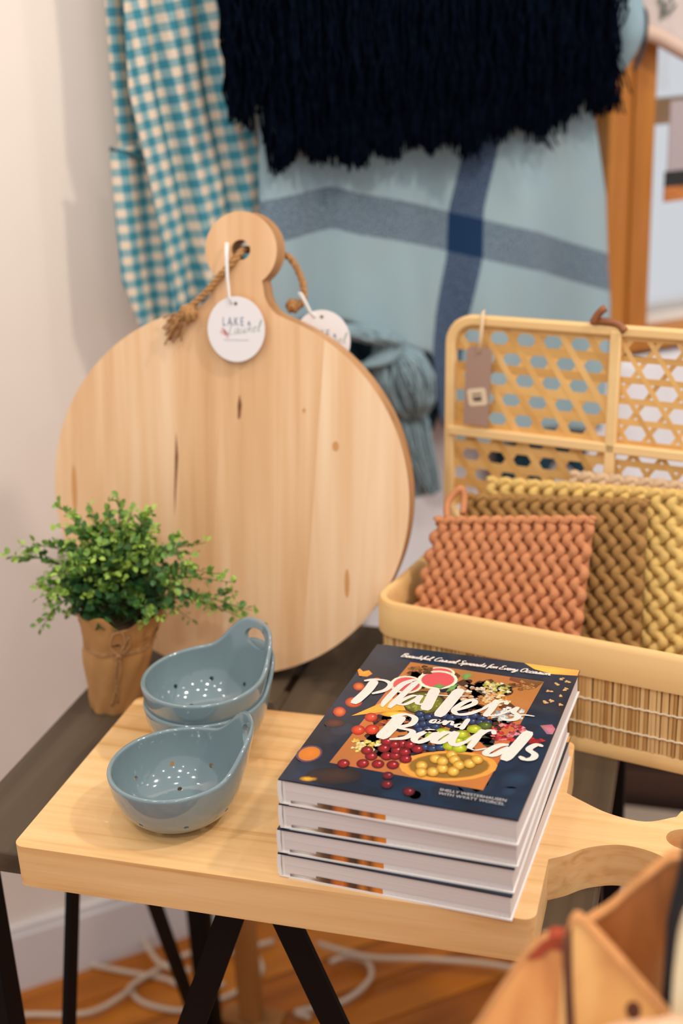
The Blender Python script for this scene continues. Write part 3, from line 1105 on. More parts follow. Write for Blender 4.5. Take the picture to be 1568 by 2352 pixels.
for i, z in enumerate(rings):
    for k in range(na):
        a = 2 * PI * k / na
        zz = z if z < .5 else PH + .006 * math.sin(3 * a + 1) + .004 * math.sin(7 * a)
        r = pot_r(zz, a, i, k) + (.002 if z > .5 else 0)
        mb.v.append((r * math.cos(a) + POT_SKEW.x * zz, r * math.sin(a) + POT_SKEW.y * zz, zz))
for i, z in enumerate((1.0, .108, .09)):
    for k in range(na):
        a = 2 * PI * k / na
        zz = z if z < .5 else PH + .006 * math.sin(3 * a + 1) + .004 * math.sin(7 * a)
        r = pot_r(zz, a, 10 - i, k) - .0012 + (.002 if z > .5 else 0)
        mb.v.append((r * math.cos(a) + POT_SKEW.x * zz, r * math.sin(a) + POT_SKEW.y * zz, zz))
nr = len(rings) + 3
for i in range(nr - 1):
    for k in range(na):
        l = (k + 1) % na
        mb.f.append((i * na + k, i * na + l, (i + 1) * na + l, (i + 1) * na + k))
mb.f.append(tuple(range(na - 1, -1, -1)))
obj('paper_wrap', mb, M_KRAFT, pot, smooth=True, angle=60)
mb = MB()
ms = [(0.0, .112)] + [(q * .0075, .112 - .0016 * q) for q in range(1, 6)]
mb.lathe([(.0445, .098), (.042, .108), (.028, .113), (.012, .115), (.0005, .116)], 32, (POT_SKEW.x * .105, POT_SKEW.y * .105, 0))
obj('soil_moss', mb, M_MOSS, pot, smooth=True)
tw = MB()
ZT_ = .086
for dz in (-.0012, .0012):
    tw.tube([((pot_r(ZT_, 2 * PI * k / 40, 6, 0) + .0012) * math.cos(2 * PI * k / 40) + POT_SKEW.x * ZT_, (pot_r(ZT_, 2 * PI * k / 40, 6, 0) + .0012) * math.sin(2 * PI * k / 40) + POT_SKEW.y * ZT_, ZT_ + dz + .0006 * math.sin(k)) for k in range(40)], .0012, 6, closed=True)
obj('twine', tw, M_TWINE, pot, smooth=True)
bw = MB()
fa = R(-66)      # the bow faces the camera
fd, fs_ = Vector((math.cos(fa), math.sin(fa), 0)), Vector((-math.sin(fa), math.cos(fa), 0))


def fp(s, z, o=.003):
    r = .0285 + (.0500 - .0285) * max(0, z / PH) ** .9 + o
    return fd * r + fs_ * s + Vector((0, 0, z)) + POT_SKEW * z


bw.tube(smooth_path([fp(0, .086), fp(-.010, .100), fp(-.008, .116), fp(.002, .118), (fp(.006, .104)), fp(.001, .087)], 5), .0012, 6)
bw.tube(smooth_path([fp(0, .086), fp(.006, .100), fp(.010, .111), fp(.012, .100), fp(.002, .086)], 5), .0011, 6)
bw.tube(smooth_path([fp(0, .086), fp(-.003, .066), fp(-.001, .04), fp(-.005, .016)], 6), .0013, 6)
bw.tube(smooth_path([fp(0, .086), fp(.003, .068), fp(.001, .045), fp(.002, .02)], 6), .0013, 6)
bw.tube(smooth_path([fp(-.003, .083), fp(0, .088, .0045), fp(.003, .083)], 5), .0016, 6)
obj('twine_bow', bw, M_TWINE, pot, smooth=True)
M_LEAF = vcol('plant_leaf', .45, spec=.4)
M_STEM = plain('plant_stem', (84, 92, 44), .6)
stm, lea = MB(), MB()
rnd = random.Random(21)
G_DARK, G_MID, G_NEW = lin((44, 82, 52)), lin((80, 124, 54)), lin((158, 186, 76))


def leaf(p, d, size, tone):
    d = d.normalized()
    side = d.cross(Vector((rnd.uniform(-1, 1), rnd.uniform(-1, 1), rnd.uniform(.2, 1)))).normalized()
    up = side.cross(d)
    w = size * .42
    vs = [p, p + d * size * .3 + side * w * .85 + up * size * .06, p + d * size * .7 + side * w * .8 + up * size * .04, p + d * size - up * size * .12,
          p + d * size * .7 - side * w * .8 + up * size * .04, p + d * size * .3 - side * w * .85 + up * size * .06, p + d * size * .5 - up * size * .06]
    if tone < .5:
        c = tuple(a + (b_ - a) * tone * 2 for a, b_ in zip(G_DARK, G_MID))
    else:
        c = tuple(a + (b_ - a) * (tone - .5) * 2 for a, b_ in zip(G_MID, G_NEW))
    lea.add(vs, [(0, 1, 6), (1, 2, 6), (2, 3, 6), (3, 4, 6), (4, 5, 6), (5, 0, 6)], c)


def sprig(base, mid, tip, r0=.0010, n=13, lsize=.0125, tone0=.1, branch=True):
    path = smooth_path([base, mid, tip], 7)
    stm.tube(path, [r0 * (1 - .6 * i / (len(path) - 1)) for i in range(len(path))], 4)
    m = len(path)
    for q in range(n):
        t = .22 + .78 * q / (n - 1)
        i = min(m - 2, int(t * (m - 1)))
        p = path[i].lerp(path[i + 1], t * (m - 1) - i)
        tn = (path[i + 1] - path[i]).normalized()
        for _ in range(2):
            dr = (tn * .55 + Vector((rnd.gauss(0, 1), rnd.gauss(0, 1), rnd.gauss(.25, .8))).normalized()).normalized()
            sz = lsize * rnd.uniform(.7, 1.25) * (1.1 - .45 * t)
            leaf(p + dr * .002, dr, sz, min(1, max(0, tone0 + (t - .25) * .95 + rnd.uniform(-.22, .22))))
    if branch:
        for _ in range(2):
            t = rnd.uniform(.35, .75)
            i = int(t * (m - 1))
            p = path[i]
            tn = (path[i + 1] - path[i]).normalized()
            d = (tn + Vector((rnd.gauss(0, .7), rnd.gauss(0, .7), rnd.gauss(.15, .5)))).normalized()
            ln = rnd.uniform(.022, .042)
            sprig(p, p + d * ln * .55 + Vector((0, 0, .003)), p + d * ln, .0007, 6, lsize * .85, tone0 + .35, False)


view_r = Vector((.961, .272, 0))
view_f = Vector((-.27, .89, 0)).normalized()
for i in range(52):
    # fans of sprigs: across the view, fuller at the middle, drooping at the sides
    q = rnd.uniform(-1, 1)
    dep = rnd.uniform(-.055, .045)
    if abs(q) > .62:
        lat = q * .102 + .006
        top = .160 + rnd.uniform(-.055, .05)
    else:
        lat = q * .095
        top = .225 - .05 * abs(q) + rnd.uniform(-.085, .035)
    base = Vector((rnd.gauss(0, .012), rnd.gauss(0, .012), .112))
    tip = view_r * lat + view_f * dep + Vector((0, 0, top))
    mid = base.lerp(tip, .55) + Vector((0, 0, .022 + .018 * abs(q))) - view_r * lat * .16
    sprig(base, mid, tip, n=12)
for lat, dep, top in ((-.118, -.01, .200), (-.095, .02, .150), (-.085, -.01, .215), (.142, -.04, .170), (.158, -.03, .130), (.166, -.045, .118), (.130, -.05, .185), (.11, -.02, .212), (.150, -.05, .142), (-.055, .0, .258), (.015, .0, .262), (.05, .0, .245), (-.02, .01, .25)):
    base = Vector((rnd.gauss(0, .01), rnd.gauss(0, .01), .112))
    tip = view_r * lat + view_f * dep + Vector((0, 0, top))
    sprig(base, base.lerp(tip, .5) + Vector((0, 0, .028)), tip, n=15)
for i in range(260):
    a, r, z = rnd.uniform(0, 6.28), .046 * rnd.random() ** .5, rnd.uniform(.118, .165)
    d = Vector((math.cos(a) * .7, math.sin(a) * .7, rnd.uniform(.1, 1)))
    leaf(Vector((r * math.cos(a), r * math.sin(a), z)), d, rnd.uniform(.010, .016), rnd.uniform(0, .4))
PSH = Vector((POT_SKEW.x * .112, POT_SKEW.y * .112, 0))
obj('stems', stm, M_STEM, pot, smooth=True, loc=PSH)
tag(obj('foliage', lea, M_LEAF, pot, smooth=False, loc=PSH), kind='stuff')

# ================================================================ ROUND BOARD (leans back 10.6 degrees)
M_MAPLE = wood('maple_stave', (238, 200, 154), (226, 180, 128), (204, 150, 94), 'Y', .5, .45, bands=.42, per_object=.10)
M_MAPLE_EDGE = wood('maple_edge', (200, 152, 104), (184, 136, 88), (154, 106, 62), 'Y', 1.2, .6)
az, el = R(1.966), R(10.592)
rb_n = Vector((math.sin(az) * math.cos(el), -math.cos(az) * math.cos(el), math.sin(el)))
rb_x = Vector((0, 0, 1)).cross(rb_n).normalized()
if rb_x.x < 0:
    rb_x = -rb_x
rb_u = rb_x.cross(rb_n)
rb_u = rb_u if rb_u.z > 0 else -rb_u
rb_c = Vector((-.211, .457, .9763))
RB = Matrix((rb_x, rb_u, rb_n)).transposed().to_4x4()
RB.translation = rb_c
RR, RT = .2243, .034
tilt = R(-4.55)


def hx(p):
    x, y = p
    return (x * math.cos(tilt) - y * math.sin(tilt), x * math.sin(tilt) + y * math.cos(tilt))


def board_outline():
    o = []
    a_sh = math.asin(.060 / RR)
    n = 110
    for k in range(n + 1):
        a = PI / 2 + a_sh + (2 * PI - 2 * a_sh) * k / n
        o.append((RR * math.cos(a), RR * math.sin(a)))
    ys = RR * math.cos(a_sh)
    # right shoulder, neck, round head, neck, left shoulder
    right = [(.060, ys), (.045, ys + .006), (.034, .236), (.030, .250)]
    head = arc(0, .290, .0435, -50, 230, 30)
    o += [tuple(p.xy) for p in smooth_path([(x, y, 0) for x, y in right], 4)][1:]
    o += head
    o += [tuple(p.xy) for p in smooth_path([(-x, y, 0) for x, y in right[::-1]], 4)][:-1]
    return [hx(p) for p in o]


ol = board_outline()


def board_mesh():
    bm = bmesh.new()
    hc = hx((0, .290))
    nh = 24
    hole = [bm.verts.new((hc[0] + .0115 * math.cos(2 * PI * k / nh), hc[1] + .0115 * math.sin(2 * PI * k / nh), 0)) for k in range(nh)]
    ov = [bm.verts.new((x, y, 0)) for x, y in ol]
    ed = [bm.edges.new((ov[i], ov[(i + 1) % len(ov)])) for i in range(len(ov))] + [bm.edges.new((hole[i], hole[(i + 1) % nh])) for i in range(nh)]
    bmesh.ops.triangle_fill(bm, edges=ed, use_beauty=True)
    for fc in list(bm.faces):
        c = fc.calc_center_median()
        if (c.x - hc[0]) ** 2 + (c.y - hc[1]) ** 2 < .0105 ** 2:
            bm.faces.remove(fc)
    for fc in bm.faces:
        if fc.normal.z < 0:
            fc.normal_flip()
    g = bmesh.ops.extrude_face_region(bm, geom=list(bm.faces))
    bmesh.ops.translate(bm, verts=[v for v in g['geom'] if isinstance(v, bmesh.types.BMVert)], vec=(0, 0, -RT))
    bmesh.ops.recalc_face_normals(bm, faces=bm.faces)
    me_ = bpy.data.meshes.new('board_body')
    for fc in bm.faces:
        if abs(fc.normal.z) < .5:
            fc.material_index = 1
    bm.to_mesh(me_)
    bm.free()
    me_.materials.append(M_BOARD)
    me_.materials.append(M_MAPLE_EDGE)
    return me_


def board_wood():
    m, nt, b_, N, L = nodes_of('glued_maple_staves')
    tcn = N.new('ShaderNodeTexCoord')
    sp = N.new('ShaderNodeSeparateXYZ')
    L.new(tcn.outputs['Object'], sp.inputs[0])
    # stave index from x gives each glued strip its own tone
    xs = math_node(N, L, 'ADD', sp.outputs[0], math_node(N, L, 'MULTIPLY', sp.outputs[1], -.075))
    ramp = N.new('ShaderNodeValToRGB')
    ramp.color_ramp.interpolation = 'CONSTANT'
    e = ramp.color_ramp.elements
    stops = [(0.0, .55), (.366, .40), (.47, .46), (.74, .62), (.88, .70)]
    e[0].position, e[0].color = stops[0][0], (stops[0][1],) * 3 + (1,)
    e[1].position, e[1].color = stops[1][0], (stops[1][1],) * 3 + (1,)
    for p_, v_ in stops[2:]:
        q = e.new(p_)
        q.color = (v_, v_, v_, 1)
    L.new(math_node(N, L, 'MULTIPLY_ADD', xs, 1 / .45, .5), ramp.inputs[0])
    mp = N.new('ShaderNodeMapping')
    mp.inputs['Scale'].default_value = (75, 3.2, 75)
    L.new(tcn.outputs['Object'], mp.inputs['Vector'])
    ofs = N.new('ShaderNodeVectorMath')
    ofs.operation = 'MULTIPLY_ADD'
    ofs.inputs[1].default_value = (30, 30, 30)
    L.new(ramp.outputs[0], ofs.inputs[0])
    L.new(mp.outputs[0], ofs.inputs[2])
    n1 = N.new('ShaderNodeTexNoise')
    n1.inputs['Scale'].default_value = 1
    n1.inputs['Detail'].default_value = 5
    n1.inputs['Distortion'].default_value = .5
    L.new(ofs.outputs[0], n1.inputs['Vector'])
    n2 = N.new('ShaderNodeTexNoise')
    n2.inputs['Scale'].default_value = .35
    n2.inputs['Distortion'].default_value = 1.2
    L.new(ofs.outputs[0], n2.inputs['Vector'])
    f_ = math_node(N, L, 'MULTIPLY_ADD', n1.outputs['Fac'], .30, math_node(N, L, 'MULTIPLY_ADD', n2.outputs['Fac'], .5, math_node(N, L, 'MULTIPLY_ADD', ramp.outputs[0], .55, -.17)))
    cr_ = N.new('ShaderNodeValToRGB')
    e = cr_.color_ramp.elements
    e[0].position, e[1].position = .28, .72
    e[0].color, e[1].color = (*lin((204, 152, 100)), 1), (*lin((242, 210, 172)), 1)
    q = e.new(.5)
    q.color = (*lin((228, 184, 138)), 1)
    L.new(f_, cr_.inputs[0])
    L.new(cr_.outputs[0], b_.inputs['Base Color'])
    b_.inputs['Roughness'].default_value = .45
    b_.inputs['Specular IOR Level'].default_value = .35
    return m


M_BOARD = board_wood()
rb = bpy.data.objects.new('round_board', None)
COL.objects.link(rb)
rb.matrix_world = RB
tag(rb, 'large round pale wooden board with a rope-tied handle leaning behind the plant', 'cutting board')
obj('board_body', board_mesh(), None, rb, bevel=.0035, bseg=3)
# knot marks and bark streaks: recessed slivers in the face
M_KNOT = plain('dark_knot', (122, 74, 38), .7, noise=.4, nscale=120)
for pts_ in ([(.019, .122), (.0215, .110), (.0195, .094), (.0165, .092), (.0165, .110)], [(-.062, .075), (-.060, .045), (-.064, .0), (-.0665, -.03), (-.066, .0), (-.064, .045)]):
    q = Print(.0001, 1.0)
    q.layer = 2
    q.poly(pts_, (150, 92, 42), .3)
    obj('knot', q.mb, M_KNOT, rb)
for cx_, cy_, r_, h_ in ((.136, .064, .004, .006), (-.198, .0, .0035, .03), (.150, -.10, .003, .018), (.098, .105, .002, .003)):
    q = Print(.0001, 1.0)
    q.layer = 2
    q.poly([(cx_ + r_ * math.cos(a), cy_ + h_ * math.sin(a)) for a in np.linspace(0, 2 * PI, 12, endpoint=False)], (206, 146, 84), .1)
    obj('knot', q.mb, plain('pale_knot', (206, 148, 88), .6), rb)


def rope_mesh(path, r, strands=3, turns=None, seg=6):
    path = [Vector(p) for p in path]
    n = len(path)
    ln = sum((b_ - a).length for a, b_ in zip(path, path[1:]))
    turns = turns or ln / (r * 5)
    out_ = MB()
    t0 = (path[1] - path[0]).normalized()
    nrm = t0.orthogonal().normalized()
    frames = []
    for i, p in enumerate(path):
        t = (path[min(i + 1, n - 1)] - path[max(i - 1, 0)]).normalized()
        nrm = (nrm - t * nrm.dot(t)).normalized()
        frames.append((p, nrm.copy(), t.cross(nrm)))
    for s in range(strands):
        q = []
        for i, (p, a, b_) in enumerate(frames):
            th = 2 * PI * (turns * i / (n - 1) + s / strands)
            q.append(p + (a * math.cos(th) + b_ * math.sin(th)) * r * .52)
        out_.tube(q, r * .58, seg)
    return out_


M_JUTE = plain('jute_rope', (176, 128, 78), .9, noise=.3, nscale=260, bump=.6, bscale=600)
hc = hx((0, .290))
f3 = lambda x, y, z: (x, y, z)
# front tail: out of the hole, down to the left, knot, frayed end
path = smooth_path([f3(hc[0] + .002, hc[1], -.030), f3(hc[0], hc[1] - .001, -.006), f3(hc[0] - .012, hc[1] - .018, .005), f3(-.004, .256, .006), f3(-.018, .240, .007), f3(-.034, .226, .008), f3(-.042, .218, .008)], 8)
obj('rope', rope_mesh(path, .0042), M_JUTE, rb, smooth=True)
kn = MB()
kc = Vector((-.040, .216, .009))
for q in range(4):
    a0 = q * .8
    ring = []
    for k in range(16):
        a = 2 * PI * k / 16
        v = Vector((.0085 * math.cos(a), .0065 * math.sin(a), 0))
        v = Matrix.Rotation(a0, 3, 'Z') @ Matrix.Rotation(.8 + q * .5, 3, 'X') @ v
        ring.append(kc + v)
    kn.tube(ring, .0036, 6, closed=True)
obj('rope_knot', kn, M_JUTE, rb, smooth=True)
fr = MB()
rnd = random.Random(4)
for _ in range(26):
    a = rnd.gauss(0, .30)
    ln = rnd.uniform(.026, .040)
    d = Matrix.Rotation(a, 3, 'Z') @ Vector((-.80, -.55, 0)).normalized()
    p0 = kc + Vector((rnd.uniform(-.004, .004), rnd.uniform(-.004, .004), rnd.uniform(-.003, .004)))
    fr.tube(smooth_path([p0, p0 + d * ln * .5 + Vector((0, .001, .003)), p0 + d * ln + Vector((0, -.004, -.001 + rnd.uniform(-.003, .003)))], 3), .0011, 4)
tag(obj('rope_fray', fr, M_JUTE, rb, smooth=True), kind='stuff')
# back loop that shows right of the handle
bk_ = -RT
path = smooth_path([f3(hc[0] + .002, hc[1], bk_ + .004), f3(hc[0] + .018, hc[1] - .002, bk_ - .010), f3(.066, .282, bk_ - .012), f3(.080, .262, bk_ - .012), f3(.086, .240, bk_ - .012), f3(.082, .226, bk_ - .012), f3(.071, .222, bk_ - .012)], 8)
obj('rope', rope_mesh(path, .0040), M_JUTE, rb, smooth=True)
kn = MB()
kc2 = Vector((.072, .224, bk_ - .012))
for q in range(3):
    ring = [kc2 + Matrix.Rotation(q * 1.0, 3, 'Z') @ Matrix.Rotation(.7 + q * .6, 3, 'X') @ Vector((.0065 * math.cos(2 * PI * k / 14), .005 * math.sin(2 * PI * k / 14), 0)) for k in range(14)]
    kn.tube(ring, .0034, 6, closed=True)
obj('rope_knot', kn, M_JUTE, rb, smooth=True)

# acrylic feet of the stand that carries the round board
M_ACR = glass_mat('clear_acrylic', (.80, .82, .86), .14)
ac = thing('acrylic_stand', 'clear acrylic plate stand under the foot of the round board', 'stand', (-.2, .47, ZT))
for x, y0 in ((-.128, .332), (-.262, .392)):
    # a flat clear strip: foot along the table top with a small upturned lip
    m_ = MB().box((x + .2 - .0045, y0 - .47, 0), (x + .2 + .0045, .532 - .47, .0018))
    m_.box((x + .2 - .0045, y0 - .47, .0018), (x + .2 + .0045, y0 - .47 + .003, .022))
    obj('foot', m_, M_ACR, ac)
    obj('back_upright', MB().box((x + .2 - .0045, .529 - .47, .0018), (x + .2 + .0045, .534 - .47, .16)), M_ACR, ac)

# swing tags on the board
M_TAG = plain('white_tag_card', (228, 221, 219), .6)
M_STRING = plain('white_string', (236, 232, 228), .8)
M_TAGINK = vcol('tag_ink', .7)


def tag_print(scale=1.0):
    p = Print(.00008)
    text_mesh('LAKE', .0140, Matrix.Translation((-.0035, .0040, 0)) @ Matrix.Diagonal((.62, 1.0, 1, 1)), p.mb, lin((40, 84, 120)), p.layer * p.step, 1.45)
    text_mesh('&', .0070, Matrix.Translation((.0158, .0045, 0)), p.mb, lin((40, 78, 116)), p.layer * p.step)
    p.script('Laurel', -10.5, -7.0, 12.5, .75, (128, 142, 126), ang=R(7), track=.05)
    for k, (x, y, a) in enumerate(((-13, -1, 2.2), (-11, -3, 2.4), (-10, -6, 2.0), (-14, -4, 2.7))):
        p.disk(x - 1.5, y - .5, 4.6, 1.8, a, (236, 196, 192), (216, 160, 158), n=10)
    p.next()
    for k in range(19):        # the small line on the tag is too fine to read in the photograph: short dashes
        x = -15 + k * 1.6
        p.poly([(x, -12.0), (x + 1.1, -12.0), (x + 1.1, -12.9), (x, -12.9)], (140, 148, 154))
    return p.mb


TAGP = tag_print()


def round_tag(M, r, label, string_pts):
    t = bpy.data.objects.new('swing_tag', None)
    COL.objects.link(t)
    t.matrix_world = M
    tag(t, label, 'tag', 'round swing tags')
    b_ = MB().prism([(r * math.cos(a), r * 1.08 * math.sin(a)) for a in np.linspace(0, 2 * PI, 64, endpoint=False)], 0, .0012)
    obj('tag_card', b_, M_TAG, t)
    s = r / .0345
    pr_ = obj('tag_print', TAGP, M_TAGINK, t, loc=(0, 0, .0012))
    pr_.scale = (s, s, 1)
    h = MB().lathe([(.0016, .0013), (.0021, .0014), (.0021, .0012)], 14, (0, r * .84, 0))
    h.add([(.0016 * math.cos(2 * PI * k / 14), r * .84 + .0016 * math.sin(2 * PI * k / 14), .00135) for k in range(14)], [tuple(range(14))])
    obj('eyelet', h, plain('tag_hole', (110, 86, 60), .8), t)
    inv = M.inverted()
    st = MB()
    for k in range(2):
        st.tube([inv @ (RB @ Vector((x + (.0016 if k else -.0010) * (1 - i * .2), y, z + .0008 * k))) for i, (x, y, z) in enumerate(string_pts)], .0013, 6)
    obj('string', st, M_STRING, t, smooth=True)
    return t


def tag_matrix(x, y, z, lean=0, yaw=0):
    return RB @ Matrix.Translation((x, y, z)) @ Matrix.Rotation(yaw, 4, 'Y') @ Matrix.Rotation(lean, 4, 'X')


round_tag(tag_matrix(.0190, .1985, .008), .0350, 'white round swing tag hanging on the front of the round board', [(.0075, .297, .004), (.0085, .282, .009), (.0095, .258, .010), (.0115, .236, .010), (.014, .228, .0095)])
round_tag(tag_matrix(.1080, .1830, bk_ - .010, 0, R(8)), .0340, 'cream round swing tag half hidden behind the right shoulder of the round board', [(.082, .240, bk_ - .006), (.088, .230, bk_ - .006), (.094, .218, bk_ - .007), (.100, .211, bk_ - .008)])

# upright wooden stand behind the table that the round board leans on
M_STAND = wood('stand_wood', (190, 134, 72), (172, 116, 58), (140, 90, 42), 'Z', .6, .5)
sd = thing('wooden_stand', 'plain wooden post of the stand behind the table, seen between the black legs', 'stand', (-.309, .625, 0))
obj('post', MB().box((-.0165, -.016, .012), (.0165, .016, 1.06)), M_STAND, sd, bevel=.003)
obj('foot_plate', MB().box((-.05, -.020, 0), (.05, .022, .012)), M_STAND, sd, bevel=.002)
obj('crossbar', MB().box((-.10, -.050, 1.0), (.22, -.016, 1.04)), M_STAND, sd, bevel=.003)

# ================================================================ BAMBOO BASKET
BYAW = R(-12.41)
M_BAMB = wood('bamboo_band', (240, 204, 146), (230, 188, 126), (206, 158, 94), 'X', .5, .45)
M_SLAT = wood('bamboo_slat', (236, 198, 138), (222, 178, 114), (186, 138, 80), 'Z', .5, .5, per_object=.36)
M_CANE = wood('cane_strip', (234, 188, 118), (220, 170, 98), (198, 146, 78), 'X', .5, .5, per_object=.12)
M_LINER = plain('bamboo_liner', (176, 130, 76), .7, noise=.2, nscale=40)
M_THREAD = plain('cream_thread', (232, 214, 184), .9)
bs = thing('bamboo_basket', 'open bamboo basket with a raised hexagonal cane lid holding knitted squares', 'basket', (-.020, .387, ZT), BYAW)
BW_, BD_ = .405, .250


def band(x0, y0, x1, y1, r, z0, z1, th, rnd_top=True):
    o = rrect(x0, y0, x1, y1, r, 8)
    i_ = rrect(x0 + th, y0 + th, x1 - th, y1 - th, max(.004, r - th), 8)
    n = len(o)
    mb = MB()
    m_ = [((a[0] * .75 + c[0] * .25), (a[1] * .75 + c[1] * .25)) for a, c in zip(o, i_)]
    m2 = [((a[0] * .25 + c[0] * .75), (a[1] * .25 + c[1] * .75)) for a, c in zip(o, i_)]
    dz = th * .35
    loops = [[(x, y, z0) for x, y in i_], [(x, y, z0) for x, y in o], [(x, y, z1 - dz) for x, y in o], [(x, y, z1) for x, y in m_], [(x, y, z1) for x, y in m2], [(x, y, z1 - dz) for x, y in i_]]
    for l in loops:
        mb.v += l
    L6 = len(loops)
    for q in range(L6):
        for k in range(n):
            l = (k + 1) % n
            a, c = q * n, ((q + 1) % L6) * n
            mb.f.append((a + k, a + l, c + l, c + k))
    return mb


RC = .034
obj('rim_band', band(0, 0, BW_, BD_, RC, .094, .135, .013), M_BAMB, bs, smooth=True, angle=45)
obj('base_band', band(.002, .002, BW_ - .002, BD_ - .002, RC, 0, .016, .010), M_BAMB, bs, smooth=True, angle=45)
obj('liner', band(.0075, .0075, BW_ - .0075, BD_ - .0075, RC - .006, .008, .120, .002), M_LINER, bs, smooth=True, angle=45)
obj('base_panel', MB().prism(rrect(.006, .006, BW_ - .006, BD_ - .006, RC - .005), .004, .009), M_LINER, bs)
# vertical slats round the body
per = rrect(.0055, .0055, BW_ - .0055, BD_ - .0055, RC - .004, 10)
pl_ = [Vector((x, y, 0)) for x, y in per]
pl_.append(pl_[0])
seg = [(b_ - a).length for a, b_ in zip(pl_, pl_[1:])]
tot = sum(seg)
sm = [mesh_of(MB().box((-w / 2, -.0012, .012), (w / 2, .0012, .100)), 'slat', M_SLAT) for w in (.0036, .0030, .0040)]
rnd = random.Random(8)
d, n_s = 0.0, 0
while d < tot:
    a = d
    for i, s in enumerate(seg):
        if a <= s:
            break
        a -= s
    p = pl_[i].lerp(pl_[i + 1], min(1, a / s))
    t = (pl_[i + 1] - pl_[i]).normalized()
    vis = p.y < .02 or p.x < .02
    if vis:
        obj('slat', sm[n_s % 3], None, bs, loc=p + Vector((t.y, -t.x, 0)) * rnd.uniform(-.0004, .0006), rot=(0, rnd.uniform(-.012, .012), math.atan2(t.y, t.x)))
        n_s += 1
    d += .0043
for z in (.036, .066):
    q = []
    for k in range(len(pl_) - 1):
        m_ = max(1, int(seg[k] / .0045))
        for j in range(m_):
            p = pl_[k].lerp(pl_[k + 1], j / m_)
            t = (pl_[k + 1] - pl_[k]).normalized()
            q.append(p + Vector((t.y, -t.x, 0)) * (.0020 + .0008 * (len(q) % 2)) + Vector((0, 0, z + .0008 * (1 if len(q) % 2 else -1))))
    obj('weaving_thread', MB().tube(q, .0013, 5, closed=True), M_THREAD, bs, smooth=True)
# raised lid
LH, LL = .272, 4.0
lid_o = Vector((0, BD_ - .008, .137))
ltilt = R(-4)
LW = BW_ - .004
lidm = Matrix.Translation(lid_o) @ Matrix.Rotation(ltilt, 4, 'X')


def L3(x, z, o=0):
    return lidm @ Vector((x, o, z))


fr_path = [(x, z) for x, z in rrect(-.010, 0, LW, LH, .034, 8)]
fm = MB()
o_ = rrect(-.012, -.002, LW + .002, LH + .002, .036, 8)
i_ = rrect(.001, .011, LW - .011, LH - .011, .026, 8)
n = len(o_)
vs = [L3(x, z, y) for ring, y in ((o_, -.007), (i_, -.007), (i_, .007), (o_, .007)) for x, z in ring]
fm.add(vs, [(q * n + k, q * n + (k + 1) % n, ((q + 1) % 4) * n + (k + 1) % n, ((q + 1) % 4) * n + k) for q in range(4) for k in range(n)])
obj('lid_frame', fm, M_BAMB, bs, bevel=.003, bseg=2)
DV = .203


def strip(name, p0, p1, w, th, o, mat, bev=0):
    (x0, z0), (x1, z1) = p0, p1
    d_ = Vector((x1 - x0, z1 - z0, 0)).normalized()
    nn = Vector((-d_.y, d_.x, 0)) * w / 2
    vs = [L3(x0 + sx * nn.x, z0 + sx * nn.y, o + t_) if e_ == 0 else L3(x1 + sx * nn.x, z1 + sx * nn.y, o + t_) for e_ in (0, 1) for sx, t_ in ((-1, -th / 2), (1, -th / 2), (1, th / 2), (-1, th / 2))]
    mb = MB()
    mb.add(vs, [(0, 1, 2, 3), (7, 6, 5, 4), (0, 4, 5, 1), (1, 5, 6, 2), (2, 6, 7, 3), (3, 7, 4, 0)])
    return obj(name, mb, mat, bs, bevel=bev)


strip('lid_divider', (DV, .004), (DV, LH - .004), .013, .010, -.004, M_BAMB, .002)
strip('lid_rail', (-.006, .128), (LW - .004, .128), .012, .010, -.004, M_BAMB, .002)
ey = LH - .009


def clip(p, d, x0, x1, z0, z1):
    t0, t1 = -9, 9
    for pc, dc, lo, hi in ((p[0], d[0], x0, x1), (p[1], d[1], z0, z1)):
        if abs(dc) < 1e-9:
            if not lo <= pc <= hi:
                return None
            continue
        a, c = (lo - pc) / dc, (hi - pc) / dc
        t0, t1 = max(t0, min(a, c)), min(t1, max(a, c))
    if t1 - t0 < .012:
        return None
    return (p[0] + d[0] * t0, p[1] + d[1] * t0), (p[0] + d[0] * t1, p[1] + d[1] * t1)


AX = .0170                   # edge of the hexagonal weave
for (x0, x1) in ((-.002, DV - .002), (DV + .002, LW - .008)):
    rowh = AX * 1.472
    wide = 1.0 if x0 < .1 else .72
    z = .010
    k = 0
    while z < LH:
        c = clip((x0, z), (1, 0), x0, x1, .009, LH - .009)
        if c:
            strip('cane_strand', c[0], c[1], .0100 * wide, .0012, .001, M_CANE)
        z += rowh
    for sgn in (1, -1):
        dx, dz = math.cos(math.atan(1.472)), sgn * math.sin(math.atan(1.472))
        q = x0 - .40 + (AX if sgn < 0 else 0)
        while q < x1 + .40:
            c = clip((q + AX * .5, .010), (dx, dz), x0, x1, .009, LH - .009)
            if c:
                strip('cane_strand', c[0], c[1], .0078 * wide, .0012, .001 + sgn * .0004, M_CANE)
            q += 2 * AX
# leather pull on the lid
M_LEATH = plain('tan_leather', (150, 92, 52), .6, noise=.15, nscale=60)
lt = MB()
lt.tube(smooth_path([L3(.176, LH + .004, -.008), L3(.180, LH + .012, -.010), L3(.187, LH + .020, -.012), L3(.190, LH + .022, -.010)], 5), .0030, 6, flat=1.6)
lt.tube(smooth_path([L3(.172, LH + .004, -.004), L3(.186, LH + .006, -.006), L3(.204, LH + .004, -.006), L3(.214, LH - .003, -.009)], 5), .0032, 6, flat=1.5)
obj('leather_pull', lt, M_LEATH, bs, smooth=True)
bsM = Matrix.Translation((-.020, .387, ZT)) @ Matrix.Rotation(BYAW, 4, 'Z')

